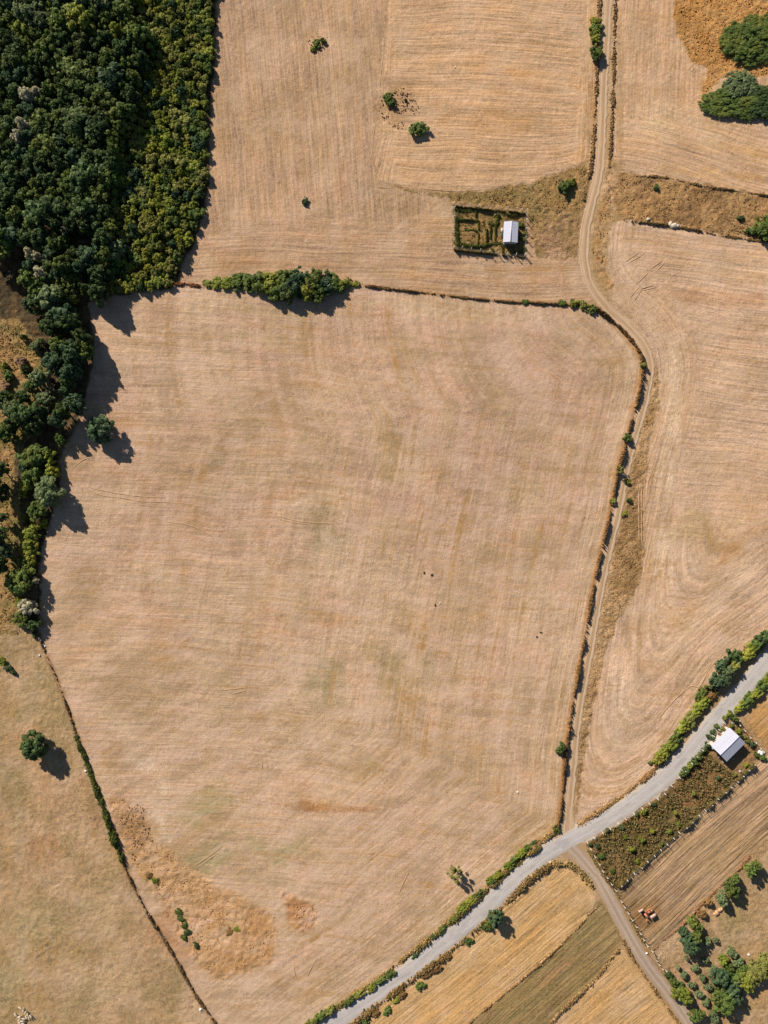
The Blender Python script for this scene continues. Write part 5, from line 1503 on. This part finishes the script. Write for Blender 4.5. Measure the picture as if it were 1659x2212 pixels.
# ------------------------------------------------------------------ fences
def box_arrays(cx, cy, cz, sx, sy, sz, rz=0.0, taper=1.0):
    v = []
    for k, zz in ((1.0, -1), (taper, 1)):
        for a, b in ((-1, -1), (1, -1), (1, 1), (-1, 1)):
            px, py = a * sx / 2 * k, b * sy / 2 * k
            v.append((cx + px * math.cos(rz) - py * math.sin(rz), cy + px * math.sin(rz) + py * math.cos(rz), cz + zz * sz / 2))
    f = [(0, 3, 2, 1), (4, 5, 6, 7), (0, 1, 5, 4), (1, 2, 6, 5), (2, 3, 7, 6), (3, 0, 4, 7)]
    return v, f


def boxes_mesh(name, boxes, mat):
    vs, fs = [], []
    for b in boxes:
        v, f = box_arrays(*b)
        o = len(vs)
        vs += v
        fs += [tuple(i + o for i in q) for q in f]
    return mesh_np(name, np.array(vs), np.array(fs), mat)


M_conc = plain_mat('concrete_post', (216, 206, 192), 0.85, 0.25, 5.0)
M_wire = plain_mat('wire', (150, 146, 140), 0.5, 0.2, 5.0, 0.6)
POST = boxes_mesh('post', [(0, 0, 0.8, 0.19, 0.19, 1.8, 0, 0.85), (0.0, 0.13, 1.82, 0.16, 0.42, 0.16, 0, 1.0)], M_conc)


def fence(label, posts, h=1.0):
    x0, y0 = P(*posts[0])
    root = obj('wire_fence', None, None, (x0, y0, hz1(x0, y0)))
    tag(root, label, 'fence')
    tops = []
    for i, (u, v) in enumerate(posts):
        x, y = P(u, v)
        z = hz1(x, y)
        a = posts[max(0, i - 1)]
        b = posts[min(len(posts) - 1, i + 1)]
        ang = math.atan2(-(b[1] - a[1]), b[0] - a[0])
        o = obj('post', POST, root, (x - x0, y - y0, z - hz1(x0, y0)), ang, (1, 1, h))
        tops.append(Vector((x - x0, y - y0, z - hz1(x0, y0))))
    segs = []
    for a, b in zip(tops[:-1], tops[1:]):
        for zz in (0.35, 0.75, 1.15, 1.55):
            segs.append((a + Vector((0, 0, zz * h)), 0.012, b + Vector((0, 0, zz * h)), 0.012))
    obj('wire', tubes_mesh('wire', segs, M_wire, 4), root)
    return root


g6 = lambda l: [Q6(*p) for p in l]
fence('white-posted fence along the top of the small garden', g6([(345, 245), (470, 258), (597, 272), (745, 285), (897, 298), (1050, 306), (1205, 318), (1355, 335), (1505, 352)]))
fence('white-posted fence along the left of the small garden', g6([(352, 310), (350, 450), (346, 590), (344, 715), (342, 830), (338, 935)]))
fence('white-posted fence along the bottom of the small garden', g6([(345, 955), (478, 952), (618, 975), (765, 993), (905, 1012), (1045, 1030), (1190, 1047), (1335, 1058), (1478, 1062)]))
fence('white-posted fence along the right of the small garden', g6([(1508, 410), (1503, 505), (1493, 645), (1490, 780), (1485, 930), (1480, 1040)]))
fence('post fence between the paved road and the roadside house yard', [Q7(*p) for p in [(860, 240), (765, 355), (672, 470), (572, 597), (478, 715), (383, 830), (290, 950), (175, 1085), (80, 1205)]], .95)
fence('post fence between the paved road and the weedy plot', [(1449, 1696), (1435, 1713), (1419, 1724), (1401, 1734), (1385, 1744), (1367, 1755), (1349, 1766), (1333, 1776), (1316, 1787), (1300, 1796), (1282, 1807), (1267, 1817)], .9)
fence('post fence on the lane side of the weedy plot', [(1274, 1831), (1283, 1847), (1292, 1863), (1300, 1878), (1309, 1891), (1318, 1905), (1327, 1918)], .9)
fence('post fence along the lane beside the ploughed plot', [(1339, 1942), (1346, 1954), (1354, 1967), (1362, 1982), (1371, 1996), (1380, 2011), (1387, 2024), (1395, 2037), (1405, 2049)], .9)
fence('long post fence between weedy plot and ploughed plot', [(1339, 1908), (1352, 1896), (1367, 1882), (1383, 1870), (1396, 1857), (1411, 1845), (1425, 1833), (1439, 1821), (1453, 1808), (1465, 1796), (1480, 1785), (1493, 1773), (1508, 1759), (1521, 1748), (1535, 1736), (1548, 1723), (1564, 1709), (1576, 1698), (1590, 1686), (1602, 1674), (1614, 1661), (1626, 1649)], 1.05)
fence('post fence on the upper right of the house yard', [Q7(*p) for p in [(1490, 680), (1410, 580), (1315, 490), (1220, 370), (1135, 275), (1120, 190)]], .95)
fence('broken post fence along the orchard side of the lane', [(1417, 2071), (1422, 2080), (1429, 2089), (1437, 2094)], .7)

M_gate = plain_mat('gate_rails', (196, 184, 166), 0.7, 0.3, 5)
gx, gy = P(1408, 2052)
root = obj('field_gate', None, None, (gx, gy, hz1(gx, gy)), math.atan2(-(2075 - 2052), 1418 - 1408))
tag(root, 'small pale gate across the opening between lane and orchard', 'gate')
for xx in (0.0, 2.9):
    obj('gate_post', boxes_mesh('gate_post', [(xx, 0, 0.65, .16, .16, 1.4)], M_gate), root)
for k in range(4):
    obj('rail', boxes_mesh('rail', [(1.45, 0, 0.3 + 0.27 * k, 2.7, .05, .08)], M_gate), root)


# ------------------------------------------------------------------ houses
def roof_mat(name, rgb):
    m = NT(name)
    tc = m.n('ShaderNodeTexCoord').outputs['Object']
    n = m.noise(tc, 0.9, 4.0, 0.6)
    n2 = m.noise(m.vscale(tc, 0.3, 3.0, 1.0), 1.0, 3.0, 0.6)
    c = m.mix(m.rng(n, 0.45, 0.7, 0.0, 0.25), C(*rgb), C(190, 189, 194))
    c = m.mix(m.rng(n2, 0.50, 0.68, 0.0, 0.4), c, C(182, 178, 176))
    n3 = m.noise(m.vscale(tc, 2.0, 0.25, 1.0), 1.4, 3.0, 0.6)
    c = m.mix(m.rng(n3, 0.58, 0.74, 0.0, 0.2), c, C(186, 174, 164))
    m.b.inputs['Specular IOR Level'].default_value = 0.3
    return m.done(c, 0.5)


M_roof = roof_mat('white_sheet_roof', (210, 210, 222))
M_wall = plain_mat('rendered_wall', (200, 188, 172), 0.9, 0.2, 2.0)
M_frame = plain_mat('painted_frame', (120, 90, 64), 0.6, 0.2, 4)
M_glass = plain_mat('window_glass', (60, 70, 78), 0.15, 0.1, 2)
M_white = plain_mat('white_plastic', (226, 224, 226), 0.5, 0.1, 3)
M_teal = plain_mat('teal_plastic', (40, 120, 128), 0.5, 0.2, 3)


def house(label, u, v, L, W, wall_h, rise, ang, panels):
    """gabled house; ridge along local x"""
    x, y = P(u, v, wall_h)
    z = hz1(x, y)
    root = obj('house', None, None, (x, y, z), ang)
    tag(root, label, 'house')
    iw, il = W - 0.5, L - 0.5
    # walls with gables
    hw, hl_ = iw / 2, il / 2
    gz = wall_h + rise * (iw / W) * 0.9
    vs = [(-hl_, -hw, -.4), (hl_, -hw, -.4), (hl_, hw, -.4), (-hl_, hw, -.4), (-hl_, -hw, wall_h), (hl_, -hw, wall_h), (hl_, hw, wall_h), (-hl_, hw, wall_h), (-hl_, 0, gz), (hl_, 0, gz)]
    me = bpy.data.meshes.new('wall')
    me.from_pydata(vs, [], [(0, 1, 5, 4), (2, 3, 7, 6), (1, 2, 6, 9, 5), (3, 0, 4, 8, 7)])
    me.materials.append(M_wall)
    obj('wall', me, root)
    pl = L / panels
    for s in (-1, 1):
        slope = obj('roof', None, root)
        slope.name = 'roof'
        pm = None
        run = W / 2
        for k in range(panels):
            if pm is None:
                # one sheet: shallow folded profile with raised seams
                xs = [-pl / 2 + 0.004, -pl / 2 + 0.05, -pl / 2 + 0.08, -pl * .18, -pl * .14, -pl * .1, pl * .1, pl * .14, pl * .18, pl / 2 - 0.08, pl / 2 - 0.05, pl / 2 - 0.004]
                zs = [0.022, 0.022, 0.0, 0.0, 0.012, 0.0, 0.0, 0.012, 0.0, 0.0, 0.022, 0.022]
                vv = []
                for j in (0, 1):
                    yy = s * run * j
                    zz = rise * (1 - j) + wall_h + 0.06
                    vv += [(a, yy + s * 0.006 * (1 - j), zz + b) for a, b in zip(xs, zs)]
                for j in (0, 1):
                    yy = s * run * j
                    zz = rise * (1 - j) + wall_h + 0.02
                    vv += [(xs[0], yy + s * 0.006 * (1 - j), zz), (xs[-1], yy + s * 0.006 * (1 - j), zz)]
                n = len(xs)
                fc = [(i, i + 1, n + i + 1, n + i) if s < 0 else (i, n + i, n + i + 1, i + 1) for i in range(n - 1)]
                fc += [(2 * n, 2 * n + 2, 2 * n + 3, 2 * n + 1) if s < 0 else (2 * n, 2 * n + 1, 2 * n + 3, 2 * n + 2)]
                pm = bpy.data.meshes.new('roof_sheet')
                pm.from_pydata(vv, [], fc)
                pm.materials.append(M_roof)
            obj('roof_sheet', pm, slope, (-L / 2 + pl * (k + 0.5), 0, 0))
    obj('ridge_cap', boxes_mesh('ridge_cap', [(0, 0, wall_h + rise + 0.10, L + 0.04, 0.24, 0.05)], M_roof), root)
    d = obj('door', boxes_mesh('door', [(0.6, hw + 0.03, 1.0, 0.9, 0.06, 2.0)], M_frame), root)
    obj('handle', boxes_mesh('handle', [(0.95, hw + 0.08, 1.0, 0.12, 0.04, 0.04)], M_wire), d)
    for (wx, sy) in ((-il * .28, 1), (il * .33, 1), (-il * .2, -1), (il * .25, -1)):
        w = obj('window', boxes_mesh('window', [(wx, sy * (hw + 0.02), 1.5, 1.0, 0.05, 0.9)], M_frame), root)
        obj('pane', boxes_mesh('pane', [(wx, sy * (hw + 0.05), 1.5, 0.84, 0.02, 0.74)], M_glass), w)
    return root


house('small white-roofed shed inside the fenced garden', 1102.9, 502, 6.6, 4.6, 2.2, 0.62, math.radians(-92.5 + 180), 7)
house('larger white-roofed house beside the paved road', 1572.9, 1608.5, 8.4, 7.0, 2.7, 1.05, math.radians(45), 9)

# odds and ends around the houses
def stuff_item(name, label, cat, u, v, meshes, rz=0.0):
    x, y = P(u, v)
    root = obj(name, None, None, (x, y, hz1(x, y)), rz)
    tag(root, label, cat)
    for nm, me in meshes:
        obj(nm, me, root)
    return root


def lathe(name, prof, mat, sides=12):
    v, f = [], []
    for r, z in prof:
        for k in range(sides):
            a = k / sides * 6.28318
            v.append((r * math.cos(a), r * math.sin(a), z))
    for j in range(len(prof) - 1):
        for k in range(sides):
            k2 = (k + 1) % sides
            f.append((j * sides + k, j * sides + k2, (j + 1) * sides + k2, (j + 1) * sides + k))
    return mesh_np(name, np.array(v), np.array(f), mat, None, None, True)


BARREL = lambda m: lathe('barrel', [(0.01, 0), (.28, 0), (.32, .25), (.33, .45), (.32, .65), (.28, .9), (.25, .9), (.24, .86), (.01, .86)], m)
LID = lambda m: lathe('lid', [(.29, .89), (.29, .94), (.10, .97), (.01, .97)], m)
stuff_item('barrel', 'white barrel at the lower left corner of the garden shed', 'barrel', *Q6(1148, 872), [('body', BARREL(M_white)), ('lid', LID(M_white))])
stuff_item('garden_table', 'pale garden table left of the garden shed', 'table', *Q6(1112, 665), [('table_top', boxes_mesh('table_top', [(0, 0, .74, .8, 1.5, .05)], M_gate))] + [('leg', boxes_mesh('leg', [(a * .33, b * .65, .35, .06, .06, .74)], M_gate)) for a in (-1, 1) for b in (-1, 1)])
stuff_item('garden_bench', 'teal bench below the pale garden table', 'bench', *Q6(1105, 728), [('seat', boxes_mesh('seat', [(0, 0, .43, .9, .55, .06)], M_teal)), ('backrest', boxes_mesh('backrest', [(0, -.27, .68, .9, .06, .5)], M_teal))] + [('leg', boxes_mesh('leg', [(a * .4, b * .22, .2, .05, .05, .42)], M_teal)) for a in (-1, 1) for b in (-1, 1)])
ca, sa2 = math.cos(math.radians(45)), math.sin(math.radians(45))
for i, (x, y) in enumerate([(668, 640), (672, 690), (790, 520), (830, 470), (915, 360), (740, 580)]):
    stuff_item('water_tank', '%s white container from the left corner along the upper eave of the roadside house' % ORD[i], 'container', *Q7(x, y), [('body', BARREL(M_white)), ('lid', LID(M_white))])['group'] = 'white containers by the roadside house'
for i, (x, y) in enumerate([(1050, 885), (1155, 1100), (790, 850), (860, 935), (1030, 250)]):
    bx = boxes_mesh('crate', [(0, 0, .03, .6, .4, .05), (0, .19, .2, .6, .03, .34), (0, -.19, .2, .6, .03, .34), (.285, 0, .2, .03, .35, .34), (-.285, 0, .2, .03, .35, .34)], M_white)
    stuff_item('crate', '%s small white crate in the yard of the roadside house' % ORD[i], 'crate', *Q7(x, y), [('body', bx)], i * .7)['group'] = 'white crates in the house yard'
x, y = P(*Q7(1530, 775))
# pale heap of rubble with a tarp at the yard corner
rg = np.random.default_rng(5)


def rock_mesh(name, seed, mat, flat=0.6):
    g = np.random.default_rng(seed)
    v = ICV * (0.75 + 0.4 * g.random((len(ICV), 1)))
    v[:, 2] *= flat
    v[:, 0] *= 1.3
    return mesh_np(name, v, ICF, mat)


M_rock = plain_mat('pale_rock', (206, 190, 168), 0.9, 0.4, 3.0)
M_rock2 = plain_mat('sandy_rock', (206, 164, 122), 0.9, 0.4, 3.0)
M_wht = plain_mat('white_stone', (236, 230, 220), 0.8, 0.2, 3.0)
ROCKS = [rock_mesh('rock', k, M_rock) for k in range(3)]
ROCKS2 = [rock_mesh('rock', 10 + k, M_rock2) for k in range(3)]
ROCKW = [rock_mesh('rock', 20 + k, M_wht) for k in range(2)]


def rock(u, v, r, label, ms=ROCKS, group=None):
    x, y = P(u, v)
    o = obj('rock', random.choice(ms), None, (x, y, hz1(x, y) + r * 0.2), random.random() * 6, (r, r, r))
    tag(o, label, 'rock', group)


for u, v, r, lab in [(1448, 484, .7, 'left pale rock at the foot of the rough strip'), (1455, 488, .9, 'largest pale rock at the foot of the rough strip'), (1462, 489, .7, 'right pale rock at the foot of the rough strip'), (1400, 474, .5, 'small pale rock left of the three at the rough strip foot'),
                     (93, 1392, .35, 'small white stone where the wall leaves the tree strip'), (97, 1396, .3, 'smaller white stone beside the one at the wall top'), (85, 1416, .3, 'white stone left of the wall top'), (186, 1665, .35, 'lone white stone in the pasture near the hedge'),
                     (325, 1977, .4, 'white stone on the lower left wall, upper'), (433, 2181, .45, 'white stone on the lower left wall near the bottom edge'), (1118, 1711, .3, 'tiny white stone in the lower main field'), (951, 1303, .2, 'tiny white stone in the centre of the main field'), (983, 146, .25, 'tiny white stone in the upper middle field'), (1618, 2063, .4, 'white stone in the orchard clearing')]:
    rock(u, v, r, lab, ROCKW if 'white' in lab else ROCKS)
Q3 = lambda x, y: (1493 + x * 0.1181, 1754.5 + y * 0.1181)
for i, (x, y, r) in enumerate([(430, 1860, .55), (470, 1840, .7), (520, 1790, .6), (560, 1770, .5), (445, 1890, .4)]):
    rock(*Q3(x, y), r, '%s sandy rock of the heap beside the grey-green orchard tree' % ORD[i], ROCKS2, 'rock heap in the orchard')
for i, (x, y, r) in enumerate([(1500, 760, .6), (1540, 780, .7), (1575, 775, .4), (1530, 800, .4)]):
    rock(*Q7(x, y), r, '%s white block of the rubble heap at the right corner of the house yard' % ORD[i], ROCKW, 'rubble heap by the house yard')
rock(1396, 2058, .35, 'whitish stone beside the gate on the lane', ROCKW)

# ------------------------------------------------------------------ orange farm implement parked in the ploughed plot
QM = lambda x, y: (1358.8 + x * 0.045, 1933.7 + y * 0.045)
M_or = plain_mat('faded_orange_paint', (206, 128, 90), 0.6, 0.35, 2.0)
M_pk = plain_mat('sunbleached_orange_paint', (214, 176, 156), 0.7, 0.25, 2.0)
M_rb = plain_mat('black_rubber', (34, 32, 32), 0.8, 0.2, 4.0)
mx, my = P(*QM(800, 800))
mz = hz1(mx, my)
root = obj('hay_baler', None, None, (mx, my, mz), math.radians(-45))
tag(root, 'faded orange farm machine parked near the lane end of the ploughed plot', 'farm machine')
MS = 0.045 * S


def mloc(x, y):
    """offset of a surveyed point from the machine's centre, in its own turned frame"""
    dx, dy = (x - 800) * MS, -(y - 800) * MS
    a = math.radians(45)
    return dx * math.cos(a) - dy * math.sin(a), dx * math.sin(a) + dy * math.cos(a)


def mbox(nm, mat, x, y, sx, sy, z0, z1, rot=0.0, tp=1.0):
    px, py = mloc(x, y)
    obj(nm, boxes_mesh(nm, [(px, py, (z0 + z1) / 2, sx, sy, z1 - z0, math.radians(rot), tp)], mat), root)


def mwheel(x, y, r, w):
    px, py = mloc(x, y)
    t = lathe('tyre', [(r * .55, -w / 2), (r * .95, -w / 2), (r, -w * .3), (r, w * .3), (r * .95, w / 2), (r * .55, w / 2), (r * .55, -w / 2)], M_rb, 16)
    o = obj('wheel', t, root, (px, py, r - 0.04))
    o.rotation_euler = (math.radians(90), 0, 0)
    rim = lathe('rim', [(.02, -w * .3), (r * .55, -w * .4), (r * .55, w * .4), (.02, w * .3)], M_pk, 12)
    obj('rim', rim, o)


mbox('side_panel', M_pk, 500, 600, 1.5, .9, 1.3, 1.42, 75)
mbox('hopper_wall', M_pk, 470, 730, .12, 1.9, .5, 1.4, 90)
mbox('hopper_floor', M_rb, 590, 700, 1.1, 1.3, .45, .55, 0)
mbox('pickup_arm', M_pk, 690, 670, 1.9, .18, .9, 1.1, 0)
mbox('feed_beam', M_or, 850, 570, 2.3, .22, 1.1, 1.35, 80)
mbox('engine_cover', M_or, 880, 690, 1.1, .9, .6, 1.25, 20, .8)
mbox('exhaust_cap', M_pk, 990, 600, .3, .3, 1.1, 1.45, 0)
mbox('chamber', M_or, 770, 880, 1.9, .6, .5, 1.2, 0, .9)
mbox('rear_deck', M_pk, 1100, 900, 1.9, 1.2, .9, 1.0, 75)
mbox('rear_frame', M_pk, 1130, 1010, 1.6, .25, .5, .7, 75)
mbox('drawbar', M_or, 810, 1130, .9, .35, .5, .75, 0)
mbox('hitch', M_or, 800, 1210, .5, .15, .4, .5, 0)
mwheel(620, 900, .45, .3)
mwheel(930, 860, .5, .34)
mwheel(1240, 860, .42, .28)

# ------------------------------------------------------------------ sheep
M_wool = plain_mat('wool', (216, 198, 172), 0.95, 0.35, 8.0, 0, 0.5)


def sheep_mesh(head_down):
    """one skin: body, neck, head and legs grown from a joint skeleton"""
    import bmesh
    hz_ = 0.28 if head_down else 0.72
    pts = [(0, 0, .58, .20), (.28, 0, .60, .19), (.45, 0, .66, .13), (.58, 0, (hz_ + .66) / 2 + .06, .09), (.68, 0, hz_ + .05, .085), (.80, 0, hz_ - .04, .05),
           (-.28, 0, .59, .21), (-.44, 0, .57, .13), (-.52, 0, .46, .03)]
    ed = [(0, 1), (1, 2), (2, 3), (3, 4), (4, 5), (0, 6), (6, 7), (7, 8)]
    for (bx_, s, hi) in ((.30, 1, 1), (.30, -1, 1), (-.32, 1, 6), (-.32, -1, 6)):
        i = len(pts)
        k = 0.03 if hi == 1 else -0.05
        pts += [(bx_, s * .11, .42, .075), (bx_ + k, s * .11, .22, .04), (bx_, s * .11, .0, .035)]
        ed += [(hi, i), (i, i + 1), (i + 1, i + 2)]
    for s in (1, -1):
        i = len(pts)
        pts += [(.64, s * .13, hz_ + .07, .02)]
        ed += [(4, i)]
    me = bpy.data.meshes.new('sheep')
    me.from_pydata([p[:3] for p in pts], ed, [])
    o = bpy.data.objects.new('tmp', me)
    col.objects.link(o)
    md = o.modifiers.new('s', 'SKIN')
    for i, p in enumerate(pts):
        me.skin_vertices[0].data[i].radius = (p[3], p[3])
        me.skin_vertices[0].data[i].use_root = (i == 0)
    sb = o.modifiers.new('d', 'SUBSURF')
    sb.levels = 1
    bpy.context.view_layer.update()
    ev = o.evaluated_get(bpy.context.evaluated_depsgraph_get())
    m2 = bpy.data.meshes.new_from_object(ev)
    m2.materials.clear()
    m2.materials.append(M_wool)
    bpy.data.objects.remove(o)
    return m2


SHEEP = [sheep_mesh(True), sheep_mesh(False)]
QS = lambda x, y: (14.9 + x * 0.054, 2150.2 + y * 0.054)
up = [(565, 490, 150), (680, 590, 100), (760, 660, 60), (850, 735, -70), (795, 850, -65), (885, 830, -60), (970, 815, -50)]
lo = [(380, 765, 140), (510, 830, 25), (560, 885, 90), (690, 915, 160), (625, 1005, -20), (500, 985, 60), (525, 1045, 40), (630, 1110, 10), (540, 1100, 70)]
for nm, L_ in (('upper string', up), ('lower bunch', lo)):
    for i, (x, y, a) in enumerate(L_):
        px, py = P(*QS(x, y))
        o = obj('sheep', SHEEP[i % 3 == 2], None, (px, py, hz1(px, py)), math.radians(a), (1.15,) * 3)
        tag(o, '%s cream sheep from the top in the %s at the bottom left corner' % (ORD[i], nm), 'sheep', 'small flock at the bottom left corner')
